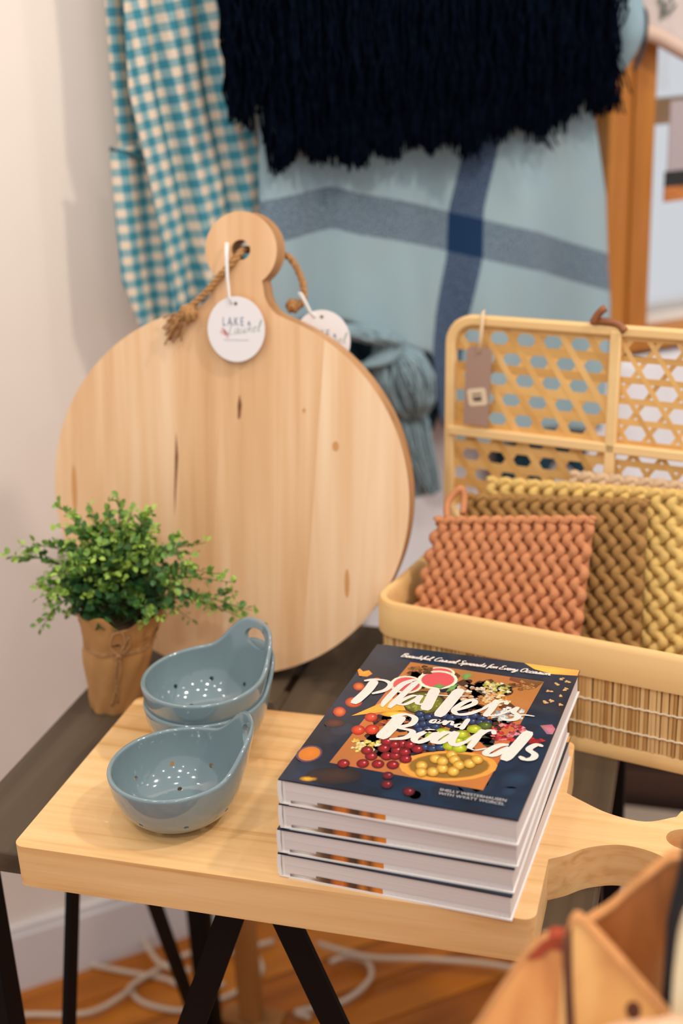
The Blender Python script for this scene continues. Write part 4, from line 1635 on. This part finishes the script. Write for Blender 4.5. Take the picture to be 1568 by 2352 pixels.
# kraft hang tag on the lid
ht = thing('hang_tag', 'brown paper hang tag with a cream sticker hanging from the basket lid', 'tag')
ht.matrix_world = bsM @ lidm @ Matrix.Translation((.0345, -.0105, .188)) @ Matrix.Rotation(R(90), 4, 'X') @ Matrix.Rotation(R(-2), 4, 'Z')
obj('tag_card', MB().prism([(-.0165, -.049), (.0165, -.049), (.0165, .045), (.0125, .049), (-.0125, .049), (-.0165, .045)], 0, .0008), plain('mauve_kraft_card', (166, 134, 118), .8), ht)
ang = R(12)
M8 = Matrix.Translation((.0005, -.013, .0008)) @ Matrix.Rotation(ang, 4, 'Z')
obj('sticker', MB().prism(rrect(-.0125, -.011, .0125, .011, .004, 5), 0, .0004, M8), plain('cream_sticker', (222, 200, 168), .6), ht)
pk = Print(.0001, 1.0)
pk.layer = 13
for x0, x1, y in ((-.006, .006, .004), (-.0065, .0065, .0), (-.006, .005, -.002), (-.005, .006, -.004)):
    pk.poly([tuple((M8 @ Vector((x, yy, 0))).xy) for x, yy in ((x0, y - .0012), (x1, y - .0012), (x1, y + .0006), (x0, y + .0006))], (92, 70, 60) if y < .002 else (196, 170, 140))
obj('sticker_print', pk.mb, plain('brown_ink', (96, 74, 62), .8), ht)
obj('string', MB().tube([(-.001, .042, .001), (0, .060, .001), (.001, .080, .0015), (.0015, .0905, .001), (.001, .0925, -.006)], .0016, 6).tube([(.001, .042, .001), (.002, .062, .0015), (.003, .0905, .0015)], .0014, 6), plain('cream_string', (224, 196, 156), .8), ht, smooth=True)

# ================================================================ KNITTED SQUARES IN THE BASKET
b0 = Vector((-.020, .387, 0))
bx, by = Vector((math.cos(BYAW), math.sin(BYAW), 0)), Vector((-math.sin(BYAW), math.cos(BYAW), 0))


def BL(x, y, z):
    return b0 + bx * x + by * y + Vector((0, 0, z))


def potholder(label, TL, TR, BR, BLc, rgb, cols, rows, loop=None, rc=.0056, seed=1):
    TL, TR, BR, BLc = (BL(*p) for p in (TL, TR, BR, BLc))
    cen = (BR + BLc) / 2
    t = thing('knitted_potholder', label, 'potholder', cen, 0, 'knitted squares in the basket')
    mat = plain('cotton_cord_%d_%d_%d' % rgb, rgb, .9, noise=.10, nscale=60, bump=.5, bscale=500, spec=.15)
    nrm = (TR - TL).cross(BLc - TL).normalized()
    if nrm.y > 0:
        nrm = -nrm
    r_ = random.Random(seed)

    def pt(u, v, o):
        top, bot = TL.lerp(TR, u), BLc.lerp(BR, u)
        p = bot.lerp(top, v)
        bul = .004 * math.sin(PI * u) * math.sin(PI * min(1, v * 1.0))
        return p + nrm * (o + bul) - cen

    pad = MB()
    nu, nv = 10, 10
    for side, o in ((0, -.001), (1, -.008)):
        for i in range(nv + 1):
            for k in range(nu + 1):
                pad.v.append(pt(.01 + .98 * k / nu, .01 + .975 * i / nv, o))
    w_ = nu + 1
    base = w_ * (nv + 1)
    for i in range(nv):
        for k in range(nu):
            a = i * w_ + k
            pad.f.append((a, a + 1, a + w_ + 1, a + w_))
            pad.f.append((base + a + w_, base + a + w_ + 1, base + a + 1, base + a))
    rim_ = [k for k in range(w_)] + [i * w_ + nu for i in range(1, nv + 1)] + [nv * w_ + k for k in range(nu - 1, -1, -1)] + [i * w_ for i in range(nv - 1, 0, -1)]
    for a, c in zip(rim_, rim_[1:] + rim_[:1]):
        pad.f.append((c, a, base + a, base + c))
    obj('backing', pad, mat, t, smooth=True, angle=50)
    W = (TR - TL).length
    H = (TL - BLc).length
    # columns of interlocking cord loops: each stitch is one S-bend of thick cord
    for c in range(cols):
        u0 = (c + .5) / cols
        k = MB()
        path = []
        n = rows * 7
        ph = r_.uniform(-.15, .15)
        for i in range(n + 1):
            v = .015 + .95 * i / n
            th = PI * rows * i / n + ph
            s = math.sin(th)
            x = u0 + (.34 / cols) * math.copysign(abs(s) ** .8, s)
            o = .0004 + .0040 * abs(s) ** 1.3
            path.append(pt(min(.995, max(.005, x)), v, o))
        k.tube(path, rc, 7)
        obj('stitch_column', k, mat, t, smooth=True)
    # chain edge along the top
    for row, off in ((0, .0035), (1, -.004)):
        e = MB()
        q = []
        for i in range(cols * 8 + 1):
            u = i / (cols * 8)
            q.append(pt(u, .985 + .012 * math.sin(2 * PI * cols * u + row * PI), off + .002 * math.cos(2 * PI * cols * u)))
        e.tube(q, rc * .78, 7)
        obj('chain_edge', e, mat, t, smooth=True)
    if loop:
        lp = MB()
        lp.tube([BL(*p) - cen for p in [tuple(v) for v in smooth_path(loop, 6)]], .0042, 8)
        obj('hanging_loop', lp, mat, t, smooth=True)
    return t


potholder('terracotta knitted cotton square at the front of the basket', (.036, .116, .948), (.223, .127, .973), (.232, .035, .772), (.018, .032, .772), (200, 134, 92), 13, 17,
          loop=[(.046, .122, .948), (.040, .138, .962), (.050, .152, .976), (.056, .150, .966), (.060, .136, .950)], rc=.0056, seed=1)
potholder('mustard brown knitted cotton square behind the terracotta one', (.052, .172, .960), (.268, .180, .981), (.292, .084, .775), (.060, .078, .775), (160, 120, 70), 13, 18, rc=.0060, seed=2)
potholder('yellow knitted cotton square with a pale edge behind the mustard one', (.066, .205, .972), (.302, .212, .984), (.335, .118, .775), (.085, .112, .775), (216, 180, 108), 13, 18, rc=.0062, seed=3)
potholder('beige knitted cotton square standing furthest back in the basket', (.163, .228, .985), (.372, .228, .990), (.388, .150, .775), (.150, .150, .775), (200, 170, 136), 12, 18, rc=.0062, seed=4)

# ================================================================ TEXTILES ON THE WALL
def cloth(name, mat, parent, top, hem, left, right, off, uv, ns=70, nz=70, thick=.0025):
    """Hanging cloth: for every (u, v) in the unit square, a point on the wall's plane pushed out by off(s, z)."""
    mb = MB()
    for i in range(nz + 1):
        for k in range(ns + 1):
            t = i / nz
            u = k / ns
            zg = top
            s_guess = left(top) + (right(top) - left(top)) * u
            for _ in range(3):
                zg = top + (hem(s_guess) - top) * t
                s_guess = left(zg) + (right(zg) - left(zg)) * u
            mb.v.append(tuple(wp(s_guess, zg, off(s_guess, zg, u, t))))
            mb.uv.append(uv(s_guess, zg))
    for i in range(nz):
        for k in range(ns):
            a = i * (ns + 1) + k
            mb.f.append((a, a + ns + 1, a + ns + 2, a + 1))
    o = obj(name, mb, mat, parent, smooth=True)
    so = o.modifiers.new('thickness', 'SOLIDIFY')
    so.thickness = thick
    so.offset = 0
    return o


# rod the textiles hang from, fixed to the wall above the picture
rod = thing('hanging_rod', 'wooden rod on the wall that carries the blankets', 'rod', wp(.5, 1.78, .11))
obj('pole', MB().tube([wp(.02, 1.78, .12) - rod.location, wp(1.25, 1.78, .12) - rod.location], .012, 16), M_OAK, rod, smooth=True, angle=50)
for s_ in (.0, .46, 1.26):
    obj('bracket', MB().tube([wp(s_, 1.78, 0) - rod.location, wp(s_, 1.78, .125) - rod.location], .009, 12), M_OAK, rod, smooth=True, angle=50)

M_GING = gingham_mat()
ga = R(9)
gh = thing('gingham_apron', 'teal and cream gingham apron hanging beside the blue blanket', 'apron', wp(.2, 1.10, .1))


def sub(o, root):
    o.location = -Vector(root.location)
    return o


gl = lambda z: interp(z, [(1.08, .152), (1.20, .146), (1.33, .132), (1.43, .118), (1.54, .124), (1.80, .128)])
gr = lambda z: interp(z, [(1.08, .282), (1.124, .284), (1.25, .302), (1.30, .304), (1.395, .286), (1.54, .274), (1.80, .262)])
sub(cloth('cloth', M_GING, gh, 1.80, lambda s: 1.085 + .02 * math.sin(s * 30), gl, gr,
          lambda s, z, u, t: .105 + .010 * math.sin(u * 15 + 1.2 * t) * (.4 + t) + .005 * math.sin(u * 31 + 2),
          lambda s, z: (s * math.cos(ga) + z * math.sin(ga), -s * math.sin(ga) + z * math.cos(ga))), gh)
kl = lambda z: interp(z, [(1.09, .118), (1.115, .104), (1.18, .087), (1.265, .089), (1.354, .092)])
sub(cloth('pocket', M_GING, gh, 1.356, lambda s: 1.105 - .02 * (s - .09) / .07, kl, lambda z: .168,
          lambda s, z, u, t: .085 + .008 * math.sin(u * 7 + t) + .006 * t, lambda s, z: (s * .96 + z * .02, z * 1.05), 30, 40), gh)
sub(cloth('side_panel', M_GING, gh, 1.80, lambda s: 1.30, lambda z: interp(z, [(1.3, .110), (1.45, .108), (1.8, .118)]), lambda z: .16,
          lambda s, z, u, t: .070 + .006 * math.sin(u * 9), lambda s, z: (s * 1.3, z), 20, 30), gh)
hm = MB().tube([wp(.091, 1.355, .088), wp(.11, 1.350, .093), wp(.135, 1.338, .095), wp(.165, 1.33, .092)], .0028, 8)
sub(obj('pocket_hem', hm, plain('teal_binding', (52, 96, 104), .9), gh, smooth=True), gh)

M_PLAID = plaid_mat()
pd = thing('plaid_blanket', 'light blue wool blanket with wide dark blue plaid bands', 'blanket', wp(.58, .84, .12))
zt = lambda s: interp(s, [(.24, 1.268), (.34, 1.276), (.40, 1.280), (.44, 1.266), (.50, 1.252), (.60, 1.222), (.74, 1.180), (.90, 1.122)])
sbz = lambda z: interp(z, [(.8, .555), (1.055, .591), (1.155, .616), (1.223, .620), (1.31, .643), (1.8, .70)])
pl_l = lambda z: interp(z, [(.84, .262), (1.064, .264), (1.22, .279), (1.376, .292), (1.8, .292)])
pl_r = lambda z: interp(z, [(.84, .872), (.95, .884), (1.05, .886), (1.223, .870), (1.364, .836), (1.8, .83)])
hem_ = lambda s: interp(s, [(.26, 1.100), (.37, 1.092), (.42, 1.080), (.467, 1.052), (.53, 1.022), (.560, 1.012), (.572, .90), (.60, .855), (.90, .835)])


def pl_off(s, z, u, t):
    tt = max(0, min(1, (1.45 - z) / .5))
    return .118 + .015 * math.sin(u * 19 + .5 + .8 * tt) * (.25 + .75 * tt) + .010 * math.sin(u * 8.5 + 3 * tt) + .006 * math.sin(u * 37 - 2 * tt) * tt + .010 * tt * math.exp(-((s - .42) / .04) ** 2)


sub(cloth('blanket_cloth', M_PLAID, pd, 1.80, hem_, pl_l, pl_r, pl_off, lambda s, z: (s - sbz(z), z - zt(s)), 100, 90, .004), pd)
# rolled corner that shows right of the navy fringe, with its dark piping
rc_ = MB()
rp = [wp(.874, 1.80, .13), wp(.876, 1.62, .135), wp(.878, 1.52, .14), wp(.882, 1.47, .14), wp(.880, 1.43, .135), wp(.868, 1.39, .13)]
rc_.tube(smooth_path(rp, 6), [.026] * 12 + [.026, .026, .027, .028, .0285, .029, .029, .0285, .027, .025, .023, .021, .018, .015, .012, .009, .006, .004, .002], 14)
sub(obj('rolled_corner', rc_, plain('pale_blue_wool', (146, 172, 182), .95, noise=.06, nscale=200, bump=.4, bscale=500, spec=.1), pd, smooth=True), pd)
cp = MB().tube(smooth_path([wp(.902, 1.50, .15), wp(.911, 1.488, .15), wp(.912, 1.462, .15), wp(.908, 1.435, .148), wp(.897, 1.410, .145)], 5), .0032, 6)
sub(obj('corner_piping', cp, plain('dark_grey_cord', (52, 56, 62), .9), pd, smooth=True), pd)

ln_ = thing('bright_wall_sheet', 'added white sheet that brightens the wall behind the bamboo basket', 'sheet', wp(.8, .5, .03))  # white sheet added to stand in for a brighter wall below the sill
sub(cloth('bright_sheet', plain('bright_wall_sheet', (240, 240, 244), .9, noise=.03, nscale=30), ln_, .925, lambda s: .45 + .01 * math.sin(s * 30), lambda z: .46, lambda z: 1.35,
          lambda s, z, u, t: .030 + .010 * math.sin(u * 33) * (.3 + t), lambda s, z: (s, z), 70, 20, .003), ln_)

# navy fringed throw over the blanket
M_NAVY = plain('navy_wool', (8, 13, 24), 1.0, noise=.4, nscale=90, spec=.0)
nv = thing('fringed_throw', 'very dark navy throw with a long shaggy fringe over the blue blanket', 'throw', wp(.53, 1.31, .16))
sub(cloth('throw_cloth', M_NAVY, nv, 1.80, lambda s: 1.40, lambda z: .245, lambda z: .80,
          lambda s, z, u, t: .140 + .008 * math.sin(u * 17) * t, lambda s, z: (s, z), 60, 30, .006), nv)
fb = [(.232, 1.405), (.245, 1.395), (.256, 1.378), (.264, 1.376), (.270, 1.395), (.283, 1.402), (.288, 1.345), (.294, 1.318), (.300, 1.310), (.312, 1.318), (.322, 1.328), (.36, 1.322), (.39, 1.318), (.408, 1.306), (.43, 1.322), (.47, 1.318), (.52, 1.330), (.57, 1.320), (.603, 1.306), (.64, 1.334), (.69, 1.338), (.721, 1.325), (.77, 1.350), (.797, 1.368), (.82, 1.358), (.844, 1.345), (.856, 1.35)]
rnd = random.Random(9)
fg = MB()


def strand(s, z0, z1, o, r, amp):
    n = 9
    q = []
    ph, ph2 = rnd.uniform(0, 6.28), rnd.uniform(0, 6.28)
    s1 = s + rnd.gauss(0, .006)
    for i in range(n + 1):
        t = i / n
        q.append(wp(s + (s1 - s) * t + amp * math.sin(t * 17 + ph) * (.3 + t), z0 + (z1 - z0) * t, o + .010 * math.sin(t * PI * .8) + amp * math.cos(t * 15 + ph2)))
    fg.tube(q, [r] * n + [r * .5], 4, caps=False)


tass = 120
for k in range(tass):
    s = .236 + (.852 - .236) * (k + rnd.uniform(.2, .8)) / tass
    zb = interp(s, fb) + rnd.gauss(0, .004) + .011 * math.sin(s * 173) * math.sin(s * 61)
    for _ in range(9):
        o = .150 + rnd.uniform(0, .030)
        top_z = 1.56 + rnd.uniform(0, .05)
        sp_ = s
        if s > .79:
            sp_ = s - (s - .79) * .75
        st0 = sp_ + rnd.gauss(0, .0035)
        n = 9
        ph, ph2 = rnd.uniform(0, 6.28), rnd.uniform(0, 6.28)
        q = []
        z1 = zb + abs(rnd.gauss(0, .010)) - .003
        for i in range(n + 1):
            t = i / n
            ss = st0 + (s - sp_) * t ** .8 + rnd.gauss(0, .0014) + .0022 * math.sin(t * 19 + ph) * (.4 + t)
            q.append(wp(ss, top_z + (z1 - top_z) * t, o + .006 * math.sin(t * PI) + .0022 * math.cos(t * 16 + ph2)))
        fg.tube(q, [.0023] * n + [.0012], 4, caps=False)
for _ in range(160):
    s = rnd.uniform(.24, .84)
    strand(s, 1.60, max(interp(s, fb) + rnd.uniform(.0, .14), 1.38), .182 + rnd.uniform(0, .008), .0022, .004)
for s, z in ((.862, 1.395), (.866, 1.405), (.858, 1.372), (.864, 1.355), (.735, 1.312), (.745, 1.318), (.728, 1.316), (.874, 1.384)):
    fg.tube(smooth_path([wp(min(s, .82), z + .05, .165), wp(s - .012, z + .022, .170), wp(s, z, .166), wp(s + .004, z - .006, .166)], 4), .0016, 5)
tag(sub(obj('fringe', fg, M_NAVY, nv, smooth=True), nv), kind='stuff')

# grey teal scarf gathered below the blanket
M_SCARF = plain('grey_teal_wool', (138, 160, 168), .95, noise=.2, nscale=160, bump=.5, bscale=400, spec=.08)
M_SCARF_SHADE = plain('shadowed_teal_wool', (38, 66, 78), .95, noise=.2, nscale=120, spec=.08)  # scarf teal darkened: shade put into the colour
sc = thing('tasselled_scarf', 'grey teal scarf in knotted bunches hanging below the plaid blanket', 'scarf', wp(.48, .80, .12))
sub(cloth('shadowed_scarf_cloth', M_SCARF_SHADE, sc, 1.14, lambda s: interp(s, [(.34, .86), (.50, .80), (.56, .86), (.60, .875)]), lambda z: .33, lambda z: interp(z, [(.8, .535), (.9, .585), (1.14, .60)]),  # dark backing that paints in the shadow behind the bunches
          lambda s, z, u, t: .072 + .010 * math.sin(u * 21), lambda s, z: (s, z), 40, 30, .004), sc)
sub(cloth('fold_shade_sheet', M_SCARF_SHADE, sc, .93, lambda s: .74 + .03 * math.sin(s * 40), lambda z: .70, lambda z: .885,  # dark sheet added for the blanket's fold shadow seen through the lid
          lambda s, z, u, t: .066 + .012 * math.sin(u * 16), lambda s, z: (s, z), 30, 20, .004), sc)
rnd = random.Random(31)


def bunch(pts, rads, n, r=.0021):
    m_ = MB()
    path = smooth_path([wp(*p) for p in pts], 5)
    rr = [interp(i / (len(path) - 1), [(k / (len(rads) - 1), v) for k, v in enumerate(rads)]) for i in range(len(path))]
    for _ in range(n):
        a0, rho = rnd.uniform(0, 2 * PI), rnd.random() ** .35
        tw_ = rnd.uniform(-1.2, 1.2)
        q = []
        for i, p in enumerate(path):
            a = a0 + tw_ * i / len(path)
            q.append(p + (WS * math.cos(a) + WN * math.sin(a) * .7) * rr[i] * rho + Vector((0, 0, rnd.gauss(0, .001))))
        m_.tube(q, r, 4, caps=False)
    return m_


for pts_, rads, n in (([(.335, 1.075, .13), (.385, 1.082, .15), (.435, 1.066, .16), (.470, 1.046, .155), (.446, 1.026, .16), (.415, 1.022, .155)], [.024, .030, .032, .020, .024, .010], 150),
                      ([(.470, 1.040, .13), (.482, 1.024, .145), (.488, .992, .15), (.496, .955, .15), (.505, .930, .145)], [.018, .040, .050, .044, .026], 170),
                      ([(.500, .950, .12), (.502, .915, .13), (.505, .870, .135), (.515, .825, .135), (.522, .795, .13)], [.026, .036, .038, .036, .036], 130)):
    tag(sub(obj('tassel', bunch(pts_, rads, n), M_SCARF, sc, smooth=True), sc), kind='stuff')

# things hanging at the right edge in front of the window
M_POUCH = plain('printed_cream_cloth', (206, 192, 186), .9, noise=.05, nscale=30)
pc = thing('printed_towel', 'cream cloth with a dark leaf print hanging at the top of the window', 'towel', wp(1.05, 1.44, .07))
sub(cloth('cloth', M_POUCH, pc, 1.80, lambda s: 1.464 - (s - .98) * .42, lambda z: .962 + max(0, 1.52 - z) * .22, lambda z: 1.22,
          lambda s, z, u, t: .055 + .006 * math.sin(u * 14), lambda s, z: (s, z), 30, 20, .006), pc)
sub(obj('rolled_hem', MB().tube(smooth_path([wp(.972, 1.462, .060), wp(1.0, 1.452, .066), wp(1.05, 1.428, .068), wp(1.10, 1.406, .068), wp(1.22, 1.36, .066)], 6), .0125, 12), plain('peach_hem', (214, 186, 168), .9), pc, smooth=True), pc)
lfp = MB()
for x, z, a in ((1.000, 1.505, 2.4), (1.008, 1.497, .4), (1.018, 1.507, 2.2), (1.012, 1.488, 3.0), (1.024, 1.494, .8), (1.004, 1.486, 1.4)):
    q = [wp(x + .009 * math.cos(a) * math.cos(t) - .0032 * math.sin(a) * math.sin(t), z + .009 * math.sin(a) * math.cos(t) + .0032 * math.cos(a) * math.sin(t), .069) for t in np.linspace(0, 2 * PI, 10, endpoint=False)]
    lfp.add(q, [tuple(range(10))])
sub(obj('leaf_print', lfp, plain('dark_green_ink', (96, 104, 96), .9), pc), pc)
hc_ = thing('hanging_card', 'grey card with an orange picture hanging at the right edge of the window', 'card', wp(1.08, 1.2, .05))
M9 = Matrix.Translation(-Vector(hc_.location)) @ Matrix.Translation(W0) @ Matrix.Rotation(WANG, 4, 'Z')
obj('card', MB().box((1.041, -.052, 1.238), (1.16, -.050, 1.352), M9), plain('lilac_grey_card', (176, 164, 166), .7), hc_)
obj('picture', MB().box((1.036, -.053, 1.190), (1.16, -.050, 1.214), M9), plain('orange_picture', (190, 116, 52), .6, noise=.3, nscale=60), hc_)
obj('picture_border', MB().box((1.036, -.053, 1.214), (1.16, -.050, 1.240), M9), plain('black_border', (34, 32, 34), .6, noise=.3, nscale=80), hc_)
obj('cord', MB().tube([wp(1.09, 1.352, .051) - hc_.location, wp(1.09, 1.47, .047) - hc_.location], .0012, 6), M_STRING, hc_)

# ================================================================ FLOOR THINGS
M_CABLE = plain('white_cable', (206, 184, 160), .5)
cables = [
    ('white cable lying along the baseboard behind the left table leg', [(-.76, .640), (-.719, .652), (-.646, .68), (-.548, .68), (-.483, .679), (-.430, .664), (-.38, .69)]),
    ('white cable curving from the left frame edge towards the wall under the table', [(-.72, .52), (-.67, .541), (-.573, .567), (-.534, .615), (-.525, .648), (-.502, .685), (-.46, .739), (-.401, .752), (-.33, .80)]),
    ('short white cable running down from the wall beside the thin braces', [(-.565, .765), (-.552, .748), (-.522, .714), (-.489, .690), (-.44, .688)]),
    ('white cable looping round behind the wooden post', [(-.535, .650), (-.517, .629), (-.483, .616), (-.426, .617), (-.380, .650), (-.345, .69), (-.330, .73), (-.345, .76), (-.38, .79)]),
    ('white cable loop lying on the floor right of the slanted braces', [(-.215, .640), (-.240, .645), (-.225, .656), (-.172, .688), (-.144, .746), (-.159, .785), (-.197, .790), (-.22, .77)]),
    ('long white cable running to the right across the floor under the board', [(-.25, .80), (-.19, .79), (-.143, .788), (-.045, .806), (.064, .815), (.2, .80)]),
]
for k, (lb, q) in enumerate(cables):
    zc = .0052 + .0092 * (k % 3)
    pts_ = smooth_path([(x, y, zc) for x, y in q], 7)
    o = obj('power_cable', MB().tube([p - pts_[0] for p in pts_], .0046, 8), M_CABLE, None, smooth=True, loc=pts_[0])
    tag(o, lb, 'cable', 'white cables on the floor')

cb = thing('carton', 'pale beige carton on the floor right of the table', 'box', (.34, .95, 0))
M_CART = plain('beige_card', (176, 156, 138), .8, noise=.05, nscale=10)
obj('box_body', MB().box((-.20, -.15, 0), (.22, .12, .19)), M_CART, cb, bevel=.003)
for y0, y1 in ((-.149, -.017), (-.013, .119)):
    obj('flap', MB().box((-.199, y0, .19), (.219, y1, .194)), M_CART, cb)
cr8 = thing('crate', 'dark brown wooden crate behind the beige carton', 'crate', (.38, 1.16, 0))
M_CR = wood('dark_crate_wood', (92, 62, 44), (76, 50, 36), (54, 34, 26), 'X', .6, .6, per_object=.2)
for q in range(5):
    for y0 in (-.075, .070):
        obj('slat', MB().box((-.24, y0, .005 + q * .086), (.24, y0 + .010, .085 + q * .086)), M_CR, cr8, bevel=.002)
for x in (-.25, .24):
    obj('end_panel', MB().box((x, -.075, 0), (x + .010, .080, .43)), M_CR, cr8, bevel=.002)
obj('bottom_panel', MB().box((-.24, -.065, .01), (.24, .07, .02)), M_CR, cr8)

# ================================================================ LIVE EDGE SLABS IN THE FOREGROUND
def slab_mat(name, rgbs, seed):
    return wood(name, rgbs[0], rgbs[1], rgbs[2], 'Z', .30, .45, bands=.35, seed=seed)


def slab(label, outline, y, thick, mat, bark, lip=.0025, lean=0.0):
    """Tall plank standing on the floor; OUTLINE is its upper profile (x, z), left to right; Y is its front face."""
    cx = sum(p[0] for p in outline) / len(outline)
    t = thing('live_edge_slab', label, 'wood slab', (cx, y + thick / 2, 0), 0, 'live edge slabs in the foreground')
    top_ = [tuple(p.xy) for p in smooth_path([(x, z, 0) for x, z in outline], 5)]
    M_ = Matrix.Rotation(R(90), 4, 'X')
    mb = MB()
    mb.prism([(x - cx, z) for x, z in [(top_[0][0], 0)] + top_ + [(top_[-1][0], 0)]][::-1], -thick / 2, thick / 2, M_)
    k_ = math.tan(R(lean))
    mb.v = [(v[0], v[1] + (v[2] - .965) * k_, v[2]) for v in mb.v]
    obj('plank_body', mb, mat, t)
    mb = MB()
    n = len(top_)
    for i, (x, z) in enumerate(top_):
        for yy_, dz in ((-thick / 2 - .0012, -lip), (-thick / 2 - .0012, lip), (thick / 2 + .0012, lip), (thick / 2 + .0012, -lip)):
            mb.v.append((x - cx, yy_ + (z + dz - .965) * k_, z + dz))
    mb.f += [(4 * i + k, 4 * i + (k + 1) % 4, 4 * i + 4 + (k + 1) % 4, 4 * i + 4 + k) for i in range(n - 1) for k in range(4)]
    mb.f += [(0, 1, 2, 3), (4 * n - 1, 4 * n - 2, 4 * n - 3, 4 * n - 4)]
    obj('bark_edge', mb, bark, t, smooth=True, angle=50)
    return t


def slab_mat(name, rgbs, seed):
    return wood(name, rgbs[0], rgbs[1], rgbs[2], 'Z', .85, .45, bands=.4, seed=seed)


SA = slab_mat('acacia_orange', [(242, 184, 112), (228, 152, 84), (176, 100, 48)], 1)
SB = slab_mat('acacia_gold', [(248, 200, 132), (238, 178, 106), (208, 140, 78)], 5)
SC = slab_mat('acacia_brown', [(240, 178, 118), (190, 116, 60), (92, 48, 24)], 9)
SD = slab_mat('pale_sapwood', [(238, 220, 186), (228, 204, 162), (214, 180, 128)], 13)
SE = slab_mat('pink_sapwood', [(240, 208, 178), (230, 190, 156), (210, 160, 120)], 17)
TAN = plain('tan_bark_edge', (206, 142, 84), .8, noise=.25, nscale=40)
RED = plain('reddish_bark_edge', (170, 66, 30), .8, noise=.2, nscale=40)
BRN = plain('brown_bark_edge', (96, 50, 26), .8, noise=.3, nscale=40)
BLK = plain('charred_bark', (40, 38, 40), .8, noise=.3, nscale=40)
A_ = slab('orange acacia slab with a sloping left edge and reddish top', [(.150, .790), (.188, .856), (.217, .903), (.243, .946), (.255, .962), (.265, .969), (.2735, .969)], -.240, .006, SA, TAN, .0010, 24)
B_ = slab('golden acacia slab sloping down to the right, in front of the orange slab', [(.2745, .975), (.2765, .984), (.283, .988), (.302, .974), (.329, .951), (.352, .932), (.42, .885)], -.2520, .006, SB, TAN, .0010, 24)
C_ = slab('brown acacia slab rising to the right behind the golden slab', [(.262, .935), (.279, .958), (.298, .975), (.311, .990), (.324, 1.004), (.334, 1.014), (.345, 1.016)], -.214, .008, SC, TAN, .0012, 10)
slab('dark charred slab at the right frame edge, tallest of the slabs', [(.334, .985), (.338, 1.010), (.343, 1.040), (.36, 1.06), (.42, 1.06)], -.236, .008, BLK, BLK, .001, 10)
slab('pale sapwood slab at the right frame edge, in front of the dark slab', [(.340, .985), (.342, 1.010), (.350, 1.024), (.38, 1.03)], -.290, .008, SD, SD, .001, 24)
slab('pinkish pale slab with a low rounded top at the bottom right corner', [(.288, .955), (.300, .967), (.315, .974), (.331, .978), (.346, .981), (.40, .978)], -.320, .008, SE, SE, .001, 24)
for root, nm, q, y0, y1, m_ in ((A_, 'red_bark', [(.252, .956), (.259, .966), (.266, .9712), (.2745, .9712), (.2745, .964), (.266, .964), (.260, .958)], -.2418, -.232, RED),
                            (B_, 'bark_seam', [(.2730, .975), (.2755, .985), (.2785, .984), (.2815, .95), (.291, .88), (.304, .80), (.296, .80), (.285, .88), (.2765, .95)][::-1], -.2530, -.2455, BRN)):
    mb = MB()
    rx_, ry_ = root.location.x, root.location.y
    mb.prism([(x - rx_, z) for x, z in q], -(y1 - ry_), -(y0 - ry_), Matrix.Rotation(R(90), 4, 'X'))
    mb.v = [(v[0], v[1] + (v[2] - .965) * math.tan(R(24)), v[2]) for v in mb.v]
    obj(nm, mb, m_, root)
for root, nm, cx_, cz_, rx_, rz_, yf in ((B_, 'knot', .318, .944, .0045, .0050, -.2520),):
    mb = MB()
    mb.prism([(cx_ - root.location.x + rx_ * math.cos(t), cz_ + rz_ * math.sin(t)) for t in np.linspace(0, 2 * PI, 14, endpoint=False)], .0008, .0034, Matrix.Rotation(R(90), 4, 'X'))
    mb.v = [(v[0], v[1] + (v[2] - .965) * math.tan(R(24)), v[2]) for v in mb.v]
    obj(nm, mb, BRN, root)
